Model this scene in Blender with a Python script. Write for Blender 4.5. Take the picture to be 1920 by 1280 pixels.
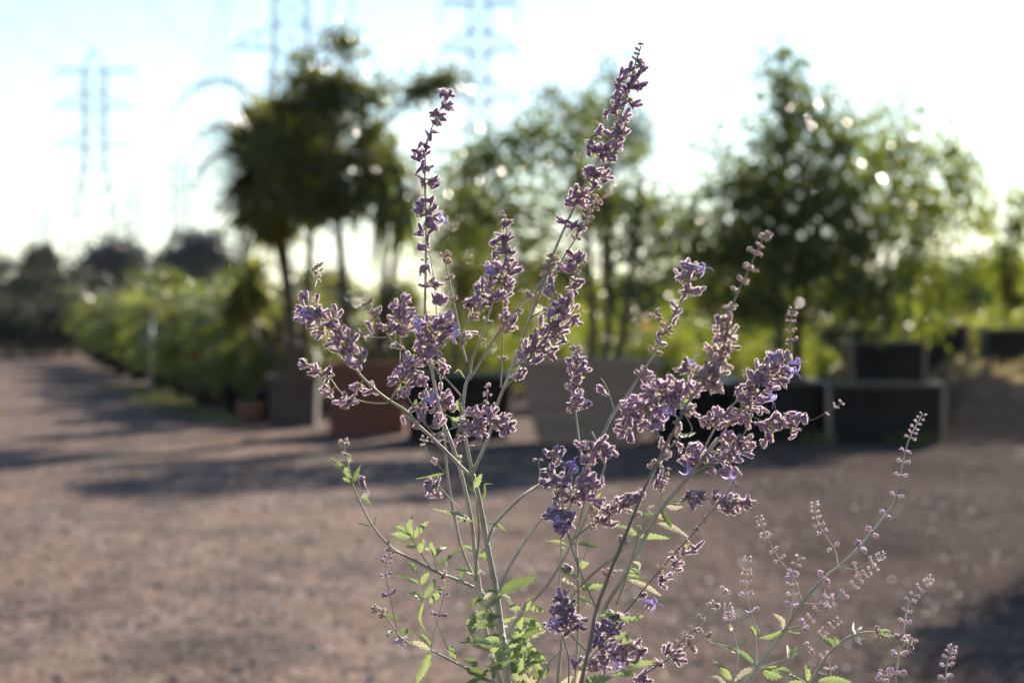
import bpy, math, random
import numpy as np
from mathutils import Vector
rng = np.random.default_rng(11)
random.seed(5)
SC = bpy.context.scene
for o in list(bpy.data.objects): bpy.data.objects.remove(o)

# ------------------------------------------------------------------ camera
CAM_H = 1.10
PITCH = math.radians(-0.53)
FPX = 4305.0                      # focal length in pixels of the 1920 px wide photograph
FOCUS = 1.30
cd = bpy.data.cameras.new('camera'); cam = bpy.data.objects.new('camera', cd)
SC.collection.objects.link(cam); SC.camera = cam
cd.sensor_width = 22.3; cd.lens = 50.0
cd.clip_start = 0.05; cd.clip_end = 6000
cam.location = (0, 0, CAM_H)
cam.rotation_euler = (math.pi/2 + PITCH, 0, 0)
cd.dof.use_dof = True; cd.dof.focus_distance = FOCUS; cd.dof.aperture_fstop = 7.4
cd.dof.aperture_blades = 0

def P(px, py, d):
    """world point seen at photo pixel (px, py), d metres in front of the camera"""
    x = (px - 960) / FPX * d; z = -(py - 640) / FPX * d
    c, s = math.cos(PITCH), math.sin(PITCH)
    return np.array([x, d*c - z*s, CAM_H + d*s + z*c])
def G(px, d, z=0.0):
    """ground point at photo column px and distance d"""
    return np.array([(px - 960) / FPX * d, d, z])

# ------------------------------------------------------------------ light
SUN_EL, SUN_AZ = math.radians(23.5), math.radians(24)
w = bpy.data.worlds.new('World'); SC.world = w; w.use_nodes = True
nt = w.node_tree; bg = nt.nodes['Background']
sky = nt.nodes.new('ShaderNodeTexSky'); sky.sky_type = 'NISHITA'; sky.sun_disc = False
sky.sun_elevation = SUN_EL; sky.sun_rotation = SUN_AZ
sky.air_density = 1.0; sky.dust_density = 0.1; sky.ozone_density = 2.0
wb = nt.nodes.new('ShaderNodeMix'); wb.data_type = 'RGBA'; wb.blend_type = 'MULTIPLY'; wb.inputs[0].default_value = 1.0; wb.inputs[7].default_value = (0.96, 1.0, 1.05, 1)
nt.links.new(sky.outputs[0], wb.inputs[6]); nt.links.new(wb.outputs[2], bg.inputs[0]); bg.inputs[1].default_value = 0.071
sd = bpy.data.lights.new('sun', 'SUN'); so = bpy.data.objects.new('sun', sd); SC.collection.objects.link(so)
sd.energy = 5.0; sd.angle = math.radians(0.5); sd.color = (1.0, 0.87, 0.73)
tosun = Vector((math.sin(SUN_AZ)*math.cos(SUN_EL), math.cos(SUN_AZ)*math.cos(SUN_EL), math.sin(SUN_EL)))
so.rotation_euler = tosun.to_track_quat('Z', 'Y').to_euler(); so.location = (10, 20, 12)
SC.view_settings.view_transform = 'Standard'; SC.view_settings.look = 'None'
SC.view_settings.exposure = 1.3; SC.view_settings.gamma = 1
SC.render.engine = 'CYCLES'
SC.cycles.use_denoising = True
SC.cycles.max_bounces = 8; SC.cycles.transparent_max_bounces = 8; SC.cycles.transmission_bounces = 6
SC.cycles.sample_clamp_indirect = 6

# ------------------------------------------------------------------ materials
def new_mat(name):
    m = bpy.data.materials.new(name); m.use_nodes = True
    t = m.node_tree; t.nodes.clear()
    return m, t, t.nodes, t.links
def mixc(N, L, f, a, b):
    n = N.new('ShaderNodeMix'); n.data_type = 'RGBA'
    if isinstance(f, float): n.inputs[0].default_value = f
    else: L.new(f, n.inputs[0])
    for i, v in ((6, a), (7, b)):
        if isinstance(v, tuple): n.inputs[i].default_value = (*v, 1)
        else: L.new(v, n.inputs[i])
    return n.outputs[2]
def ramp(N, L, f, stops):
    n = N.new('ShaderNodeValToRGB'); L.new(f, n.inputs[0])
    e = n.color_ramp.elements
    while len(e) < len(stops): e.new(0.5)
    for q, (p, c) in zip(e, stops): q.position = p; q.color = (*c, 1)
    return n.outputs[0]
def noise(N, L, scale, detail=4, rough=0.6, vec=None):
    n = N.new('ShaderNodeTexNoise'); n.inputs['Scale'].default_value = scale
    n.inputs['Detail'].default_value = detail; n.inputs['Roughness'].default_value = rough
    if vec is not None: L.new(vec, n.inputs['Vector'])
    return n
def coords(N):
    return N.new('ShaderNodeTexCoord').outputs['Object']
def island(N):
    return N.new('ShaderNodeNewGeometry').outputs['Random Per Island']

def leaf_mat(name, c1, c2, c3, trans=0.45, tcol=(0.30, 0.42, 0.05), rough=0.27, mottle=None, sheen=0.0):
    m, t, N, L = new_mat(name)
    col = ramp(N, L, island(N), [(0.0, c1), (0.55, c2), (1.0, c3)])
    if mottle:
        nz = noise(N, L, mottle, 3, 0.6, coords(N))
        col = mixc(N, L, ramp(N, L, nz.outputs[0], [(0.35, (0,0,0)), (0.7, (1,1,1))]), col, tuple(min(1, v*1.7+0.01) for v in c2))
    p = N.new('ShaderNodeBsdfPrincipled'); L.new(col, p.inputs['Base Color']); p.inputs['Roughness'].default_value = rough
    p.inputs['Sheen Weight'].default_value = sheen
    tr = N.new('ShaderNodeBsdfTranslucent')
    L.new(mixc(N, L, 0.75, col, tcol), tr.inputs[0])
    mx = N.new('ShaderNodeMixShader'); mx.inputs[0].default_value = trans
    L.new(p.outputs[0], mx.inputs[1]); L.new(tr.outputs[0], mx.inputs[2])
    o = N.new('ShaderNodeOutputMaterial'); L.new(mx.outputs[0], o.inputs[0])
    return m
def rough_mat(name, c1, c2, scale=8, rough=0.85, bump=0.3, c3=None, sheen=0.0, metal=0.0, stretch=None, bdist=0.02, spec=0.5):
    m, t, N, L = new_mat(name)
    v = coords(N)
    if stretch:
        mp = N.new('ShaderNodeMapping'); mp.inputs['Scale'].default_value = stretch; L.new(v, mp.inputs[0]); v = mp.outputs[0]
    nz = noise(N, L, scale, 5, 0.65, v)
    col = ramp(N, L, nz.outputs[0], [(0.3, c1), (0.7, c2)])
    if c3:
        n2 = noise(N, L, scale*0.23, 3, 0.6, v)
        col = mixc(N, L, ramp(N, L, n2.outputs[0], [(0.45, (0,0,0)), (0.62, (1,1,1))]), col, c3)
    p = N.new('ShaderNodeBsdfPrincipled'); L.new(col, p.inputs['Base Color'])
    p.inputs['Roughness'].default_value = rough; p.inputs['Sheen Weight'].default_value = sheen; p.inputs['Metallic'].default_value = metal
    p.inputs['Specular IOR Level'].default_value = spec
    if rough >= 0.9:                    # earth, bark: matte, no sheen at grazing angles
        N.remove(p); p = N.new('ShaderNodeBsdfDiffuse'); L.new(col, p.inputs[0]); p.inputs['Roughness'].default_value = 1.0
    b = N.new('ShaderNodeBump'); b.inputs['Strength'].default_value = bump; b.inputs['Distance'].default_value = bdist
    L.new(nz.outputs[0], b.inputs['Height']); L.new(b.outputs[0], p.inputs['Normal'])
    o = N.new('ShaderNodeOutputMaterial'); L.new(p.outputs[0], o.inputs[0])
    return m

def gravel_mat():
    m, t, N, L = new_mat('gravel')
    v = coords(N)
    fine = N.new('ShaderNodeTexVoronoi'); fine.inputs['Scale'].default_value = 30; L.new(v, fine.inputs['Vector'])
    sep = N.new('ShaderNodeSeparateColor'); L.new(fine.outputs['Color'], sep.inputs[0])
    c = ramp(N, L, sep.outputs[0], [(0.0, (0.099, 0.076, 0.069)), (0.35, (0.304, 0.218, 0.185)), (0.75, (0.693, 0.508, 0.416)), (1.0, (0.836, 0.703, 0.608))])
    mid = noise(N, L, 5.5, 6, 0.7, v)
    c = mixc(N, L, ramp(N, L, mid.outputs[0], [(0.45, (0,0,0)), (0.62, (0.5,0.5,0.5))]), c, (0.181, 0.132, 0.119))
    big = noise(N, L, 0.55, 5, 0.6, v)
    c = mixc(N, L, ramp(N, L, big.outputs[0], [(0.45, (0,0,0)), (0.60, (0.6,0.6,0.6))]), c, (0.528, 0.370, 0.271))
    big2 = noise(N, L, 1.3, 4, 0.6, v)
    big2.inputs['Distortion'].default_value = 0.6
    c = mixc(N, L, ramp(N, L, big2.outputs[0], [(0.50, (0,0,0)), (0.62, (0.6,0.6,0.6))]), c, (0.119, 0.102, 0.106))
    mp = N.new('ShaderNodeMapping'); mp.inputs['Scale'].default_value = (2.6, 0.16, 1); mp.inputs['Rotation'].default_value = (0, 0, math.radians(-9)); L.new(v, mp.inputs[0])
    rut = noise(N, L, 1.0, 4, 0.55, mp.outputs[0]); rut.inputs['Distortion'].default_value = 0.4
    c = mixc(N, L, ramp(N, L, rut.outputs[0], [(0.50, (0,0,0)), (0.66, (0.35,0.35,0.35))]), c, (0.099, 0.073, 0.063))
    c = mixc(N, L, ramp(N, L, rut.outputs[0], [(0.36, (0.5,0.5,0.5)), (0.46, (0,0,0))]), c, (0.561, 0.389, 0.297))
    p = N.new('ShaderNodeBsdfPrincipled'); p.inputs['Roughness'].default_value = 0.9; p.inputs['Specular IOR Level'].default_value = 0.05
    df = N.new('ShaderNodeBsdfDiffuse'); df.inputs['Roughness'].default_value = 1.0
    c0 = N.new('ShaderNodeMix'); c0.data_type = 'RGBA'; c0.blend_type = 'MULTIPLY'; c0.inputs[0].default_value = 1.0; L.new(c, c0.inputs[6]); c0.inputs[7].default_value = (0.44, 0.425, 0.415, 1); c = c0.outputs[2]
    # shade painted into the ground colour at right, with a ragged edge
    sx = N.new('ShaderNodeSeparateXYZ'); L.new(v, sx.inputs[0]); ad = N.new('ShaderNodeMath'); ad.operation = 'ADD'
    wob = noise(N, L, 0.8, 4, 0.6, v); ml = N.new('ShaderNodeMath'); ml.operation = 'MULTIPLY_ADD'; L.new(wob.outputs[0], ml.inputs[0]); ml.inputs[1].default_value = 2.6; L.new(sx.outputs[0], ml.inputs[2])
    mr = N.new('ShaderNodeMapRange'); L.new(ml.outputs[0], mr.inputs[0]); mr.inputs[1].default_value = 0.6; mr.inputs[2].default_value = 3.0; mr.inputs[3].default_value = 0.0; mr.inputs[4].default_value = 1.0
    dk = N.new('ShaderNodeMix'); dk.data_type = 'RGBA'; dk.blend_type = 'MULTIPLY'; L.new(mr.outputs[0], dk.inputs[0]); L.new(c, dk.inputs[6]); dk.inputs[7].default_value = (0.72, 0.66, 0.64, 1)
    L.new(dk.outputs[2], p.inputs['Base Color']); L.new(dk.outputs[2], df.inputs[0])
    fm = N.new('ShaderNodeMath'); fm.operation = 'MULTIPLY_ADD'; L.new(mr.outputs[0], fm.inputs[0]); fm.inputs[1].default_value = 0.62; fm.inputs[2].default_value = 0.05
    ms = N.new('ShaderNodeMixShader'); L.new(fm.outputs[0], ms.inputs[0]); L.new(p.outputs[0], ms.inputs[1]); L.new(df.outputs[0], ms.inputs[2])
    b = N.new('ShaderNodeBump'); b.inputs['Strength'].default_value = 0.5; b.inputs['Distance'].default_value = 0.02
    L.new(fine.outputs['Distance'], b.inputs['Height'])
    b2 = N.new('ShaderNodeBump'); b2.inputs['Strength'].default_value = 0.55; b2.inputs['Distance'].default_value = 0.12
    L.new(mid.outputs[0], b2.inputs['Height']); L.new(b2.outputs[0], b.inputs['Normal']); L.new(b.outputs[0], p.inputs['Normal']); L.new(b.outputs[0], df.inputs['Normal'])
    o = N.new('ShaderNodeOutputMaterial'); L.new(ms.outputs[0], o.inputs[0])
    return m

def calyx_mat(name, dark, mid, light, base, tmix=0.45):
    """woolly calyx: colour runs from greenish base to violet tube to paler rim (a point attribute), each calyx a little different"""
    m, t, N, L = new_mat(name)
    at = N.new('ShaderNodeAttribute'); at.attribute_name = 'along'
    isl = island(N)
    body = ramp(N, L, isl, [(0.0, dark), (0.5, mid), (1.0, light)])
    c = mixc(N, L, ramp(N, L, at.outputs['Fac'], [(0.08, (1,1,1)), (0.62, (0,0,0))]), body, base)
    c = mixc(N, L, ramp(N, L, at.outputs['Fac'], [(0.97, (0,0,0)), (1.0, (0.35,0.35,0.35))]), c, (0.60, 0.48, 0.56))
    nz = noise(N, L, 900, 2, 0.5, coords(N))
    c = mixc(N, L, ramp(N, L, nz.outputs[0], [(0.45, (0,0,0)), (0.7, (0.5,0.5,0.5))]), c, tuple(min(1, q*2.2) for q in mid))
    p = N.new('ShaderNodeBsdfPrincipled'); L.new(c, p.inputs['Base Color']); p.inputs['Roughness'].default_value = 0.7
    p.inputs['Sheen Weight'].default_value = 1.0; p.inputs['Sheen Roughness'].default_value = 0.3; p.inputs['Sheen Tint'].default_value = (1, 0.86, 0.9, 1)
    tr = N.new('ShaderNodeBsdfTranslucent'); L.new(mixc(N, L, 0.5, c, (0.75, 0.48, 0.60)), tr.inputs[0])
    mx = N.new('ShaderNodeMixShader'); mx.inputs[0].default_value = tmix
    L.new(p.outputs[0], mx.inputs[1]); L.new(tr.outputs[0], mx.inputs[2])
    o = N.new('ShaderNodeOutputMaterial'); L.new(mx.outputs[0], o.inputs[0])
    return m
def thin_mat(name, col, tcol, tmix=0.5, rough=0.6):
    m, t, N, L = new_mat(name)
    p = N.new('ShaderNodeBsdfPrincipled'); p.inputs['Base Color'].default_value = (*col, 1); p.inputs['Roughness'].default_value = rough
    tr = N.new('ShaderNodeBsdfTranslucent'); tr.inputs[0].default_value = (*tcol, 1)
    mx = N.new('ShaderNodeMixShader'); mx.inputs[0].default_value = tmix
    L.new(p.outputs[0], mx.inputs[1]); L.new(tr.outputs[0], mx.inputs[2])
    o = N.new('ShaderNodeOutputMaterial'); L.new(mx.outputs[0], o.inputs[0])
    return m

M = {}
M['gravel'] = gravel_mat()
M['soil'] = rough_mat('soil', (0.09, 0.057, 0.040), (0.25, 0.165, 0.115), 6, 0.95, 0.9, (0.15, 0.098, 0.068), spec=0.1, bdist=0.08)
M['stem'] = rough_mat('silvery_stem', (0.30, 0.29, 0.20), (0.52, 0.50, 0.38), 260, 0.75, 0.5, (0.27, 0.23, 0.16), sheen=0.35, stretch=(1,1,0.15), bdist=0.0005)
M['stem_green'] = rough_mat('green_stem', (0.20, 0.23, 0.10), (0.35, 0.37, 0.19), 260, 0.7, 0.4, (0.24, 0.21, 0.12), sheen=0.3, stretch=(1,1,0.15), bdist=0.0005)
M['stem_brown'] = rough_mat('dry_brown_stem', (0.16, 0.12, 0.085), (0.28, 0.22, 0.16), 260, 0.8, 0.3, (0.14, 0.13, 0.08), sheen=0.4, stretch=(1,1,0.15), bdist=0.0005)
M['stem_pale'] = rough_mat('pale_young_stem', (0.36, 0.37, 0.24), (0.56, 0.55, 0.42), 260, 0.75, 0.5, (0.34, 0.31, 0.20), sheen=0.35, stretch=(1,1,0.15), bdist=0.0005)
M['calyx'] = calyx_mat('violet_calyx', (0.15, 0.065, 0.18), (0.27, 0.14, 0.29), (0.44, 0.29, 0.42), (0.52, 0.40, 0.40))
M['calyx_old'] = calyx_mat('faded_calyx', (0.18, 0.10, 0.11), (0.32, 0.20, 0.19), (0.48, 0.34, 0.30), (0.48, 0.38, 0.28))
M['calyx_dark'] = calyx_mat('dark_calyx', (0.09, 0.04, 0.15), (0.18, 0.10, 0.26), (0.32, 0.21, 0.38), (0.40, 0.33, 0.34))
M['bud'] = calyx_mat('young_bud', (0.34, 0.24, 0.40), (0.48, 0.38, 0.52), (0.60, 0.54, 0.60), (0.55, 0.57, 0.42))
M['husk'] = calyx_mat('dry_husk', (0.30, 0.24, 0.15), (0.42, 0.35, 0.24), (0.52, 0.45, 0.34), (0.33, 0.32, 0.18))
M['hair'] = thin_mat('woolly_hair', (0.90, 0.82, 0.86), (1.0, 0.92, 0.93), 0.8)
M['petal'] = thin_mat('blue_violet_petal', (0.50, 0.44, 0.74), (0.60, 0.52, 0.84), 0.5)
M['bract'] = thin_mat('bract', (0.30, 0.28, 0.15), (0.42, 0.40, 0.16), 0.5)
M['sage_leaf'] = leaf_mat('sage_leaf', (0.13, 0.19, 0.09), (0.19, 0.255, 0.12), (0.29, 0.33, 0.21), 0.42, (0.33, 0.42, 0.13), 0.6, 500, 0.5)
M['sage_leaf_dark'] = leaf_mat('sage_leaf_shaded', (0.09, 0.125, 0.06), (0.13, 0.17, 0.08), (0.19, 0.24, 0.13), 0.3, (0.20, 0.28, 0.06), 0.6, 500, 0.5)  # darker copy of the sage leaf, shade put into its colour
M['sage_leaf_dry'] = leaf_mat('sage_leaf_dry', (0.40, 0.36, 0.26), (0.50, 0.46, 0.34), (0.55, 0.53, 0.42), 0.3, (0.55, 0.50, 0.28), 0.7, 500, 0.5)
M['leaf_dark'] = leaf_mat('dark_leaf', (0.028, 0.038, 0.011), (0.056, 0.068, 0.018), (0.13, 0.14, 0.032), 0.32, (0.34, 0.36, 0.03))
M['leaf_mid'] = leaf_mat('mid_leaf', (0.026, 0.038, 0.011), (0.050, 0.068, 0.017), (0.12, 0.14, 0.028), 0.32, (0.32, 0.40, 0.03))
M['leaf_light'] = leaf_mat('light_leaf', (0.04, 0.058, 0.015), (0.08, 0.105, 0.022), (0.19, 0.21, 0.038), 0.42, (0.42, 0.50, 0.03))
M['leaf_grey'] = leaf_mat('grey_leaf', (0.055, 0.065, 0.05), (0.085, 0.10, 0.075), (0.13, 0.15, 0.11), 0.25, (0.16, 0.20, 0.10))
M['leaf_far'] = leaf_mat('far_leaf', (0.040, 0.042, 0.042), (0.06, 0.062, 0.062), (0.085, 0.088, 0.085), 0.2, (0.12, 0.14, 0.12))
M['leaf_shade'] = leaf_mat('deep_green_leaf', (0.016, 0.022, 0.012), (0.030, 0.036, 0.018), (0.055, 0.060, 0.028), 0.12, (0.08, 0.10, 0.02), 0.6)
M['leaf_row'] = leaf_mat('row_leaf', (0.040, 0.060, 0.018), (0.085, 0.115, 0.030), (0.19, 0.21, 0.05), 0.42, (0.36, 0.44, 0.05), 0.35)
M['leaf_gold'] = leaf_mat('gold_leaf', (0.13, 0.14, 0.03), (0.20, 0.21, 0.04), (0.32, 0.31, 0.06), 0.45, (0.5, 0.5, 0.06))
M['palm_leaf'] = leaf_mat('palm_leaf', (0.050, 0.074, 0.022), (0.105, 0.140, 0.038), (0.26, 0.27, 0.07), 0.42, (0.36, 0.45, 0.06), 0.4)
M['palm_leaf_warm'] = leaf_mat('palm_leaf_warm', (0.060, 0.075, 0.022), (0.125, 0.145, 0.040), (0.32, 0.28, 0.08), 0.42, (0.40, 0.42, 0.06), 0.42)
M['sword_leaf'] = leaf_mat('sword_leaf', (0.034, 0.042, 0.012), (0.06, 0.068, 0.018), (0.14, 0.13, 0.035), 0.36, (0.34, 0.34, 0.04), 0.5)
M['bark'] = rough_mat('bark', (0.07, 0.055, 0.045), (0.16, 0.13, 0.10), 14, 0.9, 0.6)
M['bark_pale'] = rough_mat('pale_bark', (0.17, 0.14, 0.11), (0.30, 0.26, 0.21), 14, 0.9, 0.6)
M['black_plastic'] = rough_mat('black_plastic', (0.006, 0.005, 0.0045), (0.012, 0.0095, 0.0085), 6, 0.5, 0.15, (0.016, 0.014, 0.012), spec=0.15)
M['rust_wood'] = rough_mat('redwood_boards', (0.12, 0.038, 0.019), (0.25, 0.085, 0.043), 5, 0.75, 0.4, (0.17, 0.06, 0.032), stretch=(0.6,0.6,5))
M['grey_wood'] = rough_mat('weathered_boards', (0.24, 0.155, 0.105), (0.40, 0.27, 0.195), 5, 0.85, 0.4, (0.30, 0.195, 0.14), stretch=(0.6,0.6,5))
M['dark_wood'] = rough_mat('dark_weathered_boards', (0.05, 0.040, 0.034), (0.11, 0.085, 0.072), 5, 0.85, 0.4, (0.08, 0.06, 0.05), stretch=(0.6,0.6,5))
M['black_gloss'] = rough_mat('black_glossy_rim', (0.010, 0.010, 0.010), (0.02, 0.02, 0.02), 6, 0.28, 0.1)
M['steel'] = rough_mat('hazed_galvanised_steel', (0.20, 0.28, 0.38), (0.28, 0.36, 0.46), 0.3, 0.6, 0.0, metal=0.2)  # blue of light scattered in the air, painted into the steel colour
M['clay'] = rough_mat('terracotta', (0.20, 0.09, 0.055), (0.34, 0.17, 0.11), 8, 0.85, 0.3)
M['white_paint'] = rough_mat('white_plastic', (0.22, 0.22, 0.21), (0.34, 0.34, 0.33), 6, 0.5, 0.1)
M['straw'] = leaf_mat('dry_grass', (0.24, 0.19, 0.09), (0.34, 0.28, 0.15), (0.44, 0.38, 0.22), 0.4, (0.5, 0.42, 0.2))
M['flower_orange'] = thin_mat('orange_petal', (0.7, 0.16, 0.06), (0.8, 0.25, 0.06), 0.5)
M['blue_plastic'] = rough_mat('blue_plastic', (0.10, 0.22, 0.42), (0.16, 0.30, 0.52), 6, 0.5, 0.1)

# ------------------------------------------------------------------ mesh helpers
class MB:
    def __init__(s): s.v = []; s.f = []; s.m = []; s.a = []; s.n = 0
    def add(s, verts, faces, mat=0, along=None):
        verts = np.asarray(verts, float)
        s.v.append(verts); n = s.n
        for f in faces: s.f.append([i + n for i in f])
        s.m += [mat]*len(faces); s.n += len(verts)
        s.a.append(np.zeros(len(verts)) if along is None else np.asarray(along, float))
    def add_fast(s, verts, faces, mat=0):          # faces: int array (k, m)
        verts = np.asarray(verts, float); s.v.append(verts)
        s.f += (np.asarray(faces) + s.n).tolist(); s.m += [mat]*len(faces); s.n += len(verts)
        s.a.append(np.zeros(len(verts)))
    def build(s, name, mats, parent=None, origin=None, smooth=True, along=False, z_tag=None):
        if s.n == 0: return None
        V = np.concatenate(s.v)
        o_ = origin if origin is not None else (np.array(parent['o3']) if parent is not None else np.zeros(3))
        V = V - np.asarray(o_)
        me = bpy.data.meshes.new(name); me.from_pydata(V.tolist(), [], s.f)
        for m in (mats if isinstance(mats, (list, tuple)) else [mats]): me.materials.append(m)
        me.polygons.foreach_set('material_index', s.m)
        if smooth: me.polygons.foreach_set('use_smooth', [True]*len(s.f))
        if along:
            at = me.attributes.new('along', 'FLOAT', 'POINT'); at.data.foreach_set('value', np.concatenate(s.a))
        me.update()
        ob = bpy.data.objects.new(name, me); SC.collection.objects.link(ob)
        if parent is not None: ob.parent = parent; ob['o3'] = list(map(float, o_))
        else: ob.location = tuple(map(float, o_))
        return ob
def thing(name, label, cat, loc, group=None):
    o = bpy.data.objects.new(name, None); SC.collection.objects.link(o); o.empty_display_size = 0.1
    o.location = tuple(map(float, loc)); o['label'] = label; o['category'] = cat; o['o3'] = list(map(float, loc))
    if group: o['group'] = group
    return o
def tag(o, label, cat, group=None):
    o['label'] = label; o['category'] = cat
    if group: o['group'] = group
    return o
def copy_thing(src, loc, rot, sc, label=None, group=None):
    def rec(o, par):
        c = o.copy(); SC.collection.objects.link(c)
        if par is not None: c.parent = par
        for ch in list(o.children): rec(ch, c)
        return c
    c = rec(src, None); c.location = tuple(map(float, loc)); c.rotation_euler = (0, 0, rot)
    c.scale = (sc, sc, sc) if not isinstance(sc, tuple) else sc
    if label: c['label'] = label
    if group: c['group'] = group
    return c
def unit(v):
    v = np.asarray(v, float); n = np.linalg.norm(v); return v/n if n > 1e-12 else np.array([0, 0, 1.])
def frame(d):
    d = unit(d); a = np.array([0, 0, 1.]) if abs(d[2]) < 0.9 else np.array([1., 0, 0])
    u = unit(np.cross(a, d)); return u, np.cross(d, u), d
def smooth_path(pts, sub=4):
    pts = [np.asarray(p, float) for p in pts]
    if len(pts) < 3: 
        return [pts[0]*(1-t)+pts[-1]*t for t in np.linspace(0, 1, sub+1)]
    out = []
    Q = [2*pts[0]-pts[1]] + pts + [2*pts[-1]-pts[-2]]
    for i in range(1, len(Q)-2):
        a, b, c, d = Q[i-1:i+3]
        for k in range(sub):
            t = k/sub
            out.append(0.5*((2*b)+(-a+c)*t+(2*a-5*b+4*c-d)*t*t+(-a+3*b-3*c+d)*t**3))
    out.append(pts[-1]); return out
def tube(mb, path, r0, r1, sides=7, mat=0, square=0.0, cap=True, nodes=None):
    path = [np.asarray(p, float) for p in path]; n = len(path)
    u, v, d = frame(path[1]-path[0]); V = []
    for i, p in enumerate(path):
        t = path[min(i+1, n-1)] - path[max(i-1, 0)]
        t = unit(t); u = unit(u - t*np.dot(u, t)); v = np.cross(t, u)
        r = r0 + (r1-r0)*i/(n-1)
        for k in range(sides):
            a = 2*math.pi*k/sides
            rr = r*(1 + square*math.cos(4*a))
            V.append(p + u*math.cos(a)*rr + v*math.sin(a)*rr)
    F = []
    for i in range(n-1):
        for k in range(sides):
            k2 = (k+1) % sides
            F.append([i*sides+k, i*sides+k2, (i+1)*sides+k2, (i+1)*sides+k])
    if cap: F.append(list(range(sides))[::-1]); F.append([(n-1)*sides+k for k in range(sides)])
    mb.add(V, F, mat)
def box(mb, c, sx, sy, sz, mat=0, taper=1.0):
    """c = centre of the bottom face; top scaled by taper"""
    c = np.asarray(c, float); V = []
    for z, k in ((0, 1.0), (sz, taper)):
        for x, y in ((-1,-1),(1,-1),(1,1),(-1,1)): V.append(c + np.array([x*sx/2*k, y*sy/2*k, z]))
    mb.add(V, [[3,2,1,0],[4,5,6,7],[0,1,5,4],[1,2,6,5],[2,3,7,6],[3,0,4,7]], mat)

# ------------------------------------------------------------------ ground
def hgt(x, y):
    """gentle ruts over the yard; a bank of earth on the right behind the black boxes"""
    h = 0.012*np.sin(x*1.7+0.4*y) + 0.014*np.sin(y*1.1-0.6*x) + 0.01*np.sin(2.9*x+1.3*y)
    h = h*np.clip((y-3)/4, 0, 1)*np.clip((90-y)/30, 0, 1)
    # the bank: from x about 3.5 m rightwards, depth 18.5 m to 30 m
    e = 1/(1+np.exp(-(x - (3.72 + 0.10*(y-20)) )*9.0)) * 1/(1+np.exp(-(y-20.4 + 0.12*np.sin(x*2.1))*3.2))
    e = e*np.clip((60-y)/15, 0, 1)
    return h + e*0.56 + e*0.035*np.sin(5*x+2*y) + e*0.04*np.sin(11*x-6*y)
def build_ground():
    xs = np.unique(np.concatenate([np.linspace(-12, 14, 150), np.linspace(-60, 60, 41), [-2500, -900, -300, -120, 120, 300, 900, 2500]]))
    ys = np.unique(np.concatenate([np.linspace(2, 34, 170), np.linspace(34, 90, 50), [-200, -40, -10, 120, 200, 400, 900, 2000, 4000]]))
    X, Y = np.meshgrid(xs, ys); Z = hgt(X, Y)
    V = np.stack([X, Y, Z], -1).reshape(-1, 3); nx = len(xs); ny = len(ys)
    i = np.arange(nx-1)[None, :] + nx*np.arange(ny-1)[:, None]; i = i.reshape(-1)
    F = np.stack([i, i+1, i+1+nx, i+nx], -1)
    mb = MB(); mb.add_fast(V, F)
    cx = V[F].mean(1)
    mi = np.where((hgt(cx[:,0], cx[:,1]) > 0.05), 1, 0)
    mb.m = mi.tolist()
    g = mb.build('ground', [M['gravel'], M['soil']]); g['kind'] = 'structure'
build_ground()
def build_pebbles():
    mb = MB(); n = 9000
    d = 5.5 + 17*rng.random(n)**1.3; x = (rng.random(n)*2-1)*d*0.26
    s = 0.005 + 0.012*rng.random(n)**3
    base = np.array([[0,0,1],[1,0,0],[0,1,0],[-1,0,0],[0,-1,0]], float)
    F = np.array([[0,1,2],[0,2,3],[0,3,4],[0,4,1]])
    R = base[None]*s[:, None, None]*(0.7+0.7*rng.random((n,5,1))); R[:, 0, 2] *= 0.7
    z = hgt(x, d)
    V = R + np.stack([x, d, z], -1)[:, None, :]
    mb.add_fast(V.reshape(-1, 3), (F[None] + 5*np.arange(n)[:, None, None]).reshape(-1, 3))
    m, t, N, L = new_mat('pebble')
    c = ramp(N, L, island(N), [(0, (0.04,0.03,0.027)), (0.6, (0.11,0.085,0.072)), (0.93, (0.18,0.15,0.13)), (1, (0.6,0.55,0.5))])
    p = N.new('ShaderNodeBsdfPrincipled'); L.new(c, p.inputs['Base Color']); p.inputs['Roughness'].default_value = 0.6
    o = N.new('ShaderNodeOutputMaterial'); L.new(p.outputs[0], o.inputs[0])
    ob = mb.build('gravel', m, smooth=False); ob['kind'] = 'stuff'; tag(ob, 'loose brown grey gravel scattered over the dirt yard', 'gravel')
build_pebbles()

# ------------------------------------------------------------------ foliage
def leaves(mb, centers, dirs, size, aspect=0.45, mat=0, fold=0.25):
    """a folded diamond leaf at every centre, its long axis along dirs"""
    n = len(centers)
    dirs = dirs/np.linalg.norm(dirs, axis=1, keepdims=True)
    r = rng.normal(size=(n, 3)); u = np.cross(dirs, r); u /= np.linalg.norm(u, axis=1, keepdims=True); w_ = np.cross(dirs, u)
    size = np.broadcast_to(size, (n,))[:, None]
    a = centers - dirs*size*0.5; b = centers + dirs*size*0.5 - w_*size*fold*0.5
    c1 = centers - dirs*size*0.08 + u*size*aspect*0.5 + w_*size*fold*0.4; c2 = centers - dirs*size*0.08 - u*size*aspect*0.5 + w_*size*fold*0.4
    m_ = centers + dirs*size*0.05
    V = np.stack([a, c1, m_, c2, b], 1).reshape(-1, 3)
    F = np.array([[0,1,2],[0,2,3],[1,4,2],[2,4,3]])
    mb.add_fast(V, (F[None] + 5*np.arange(n)[:, None, None]).reshape(-1, 3), mat)
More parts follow.
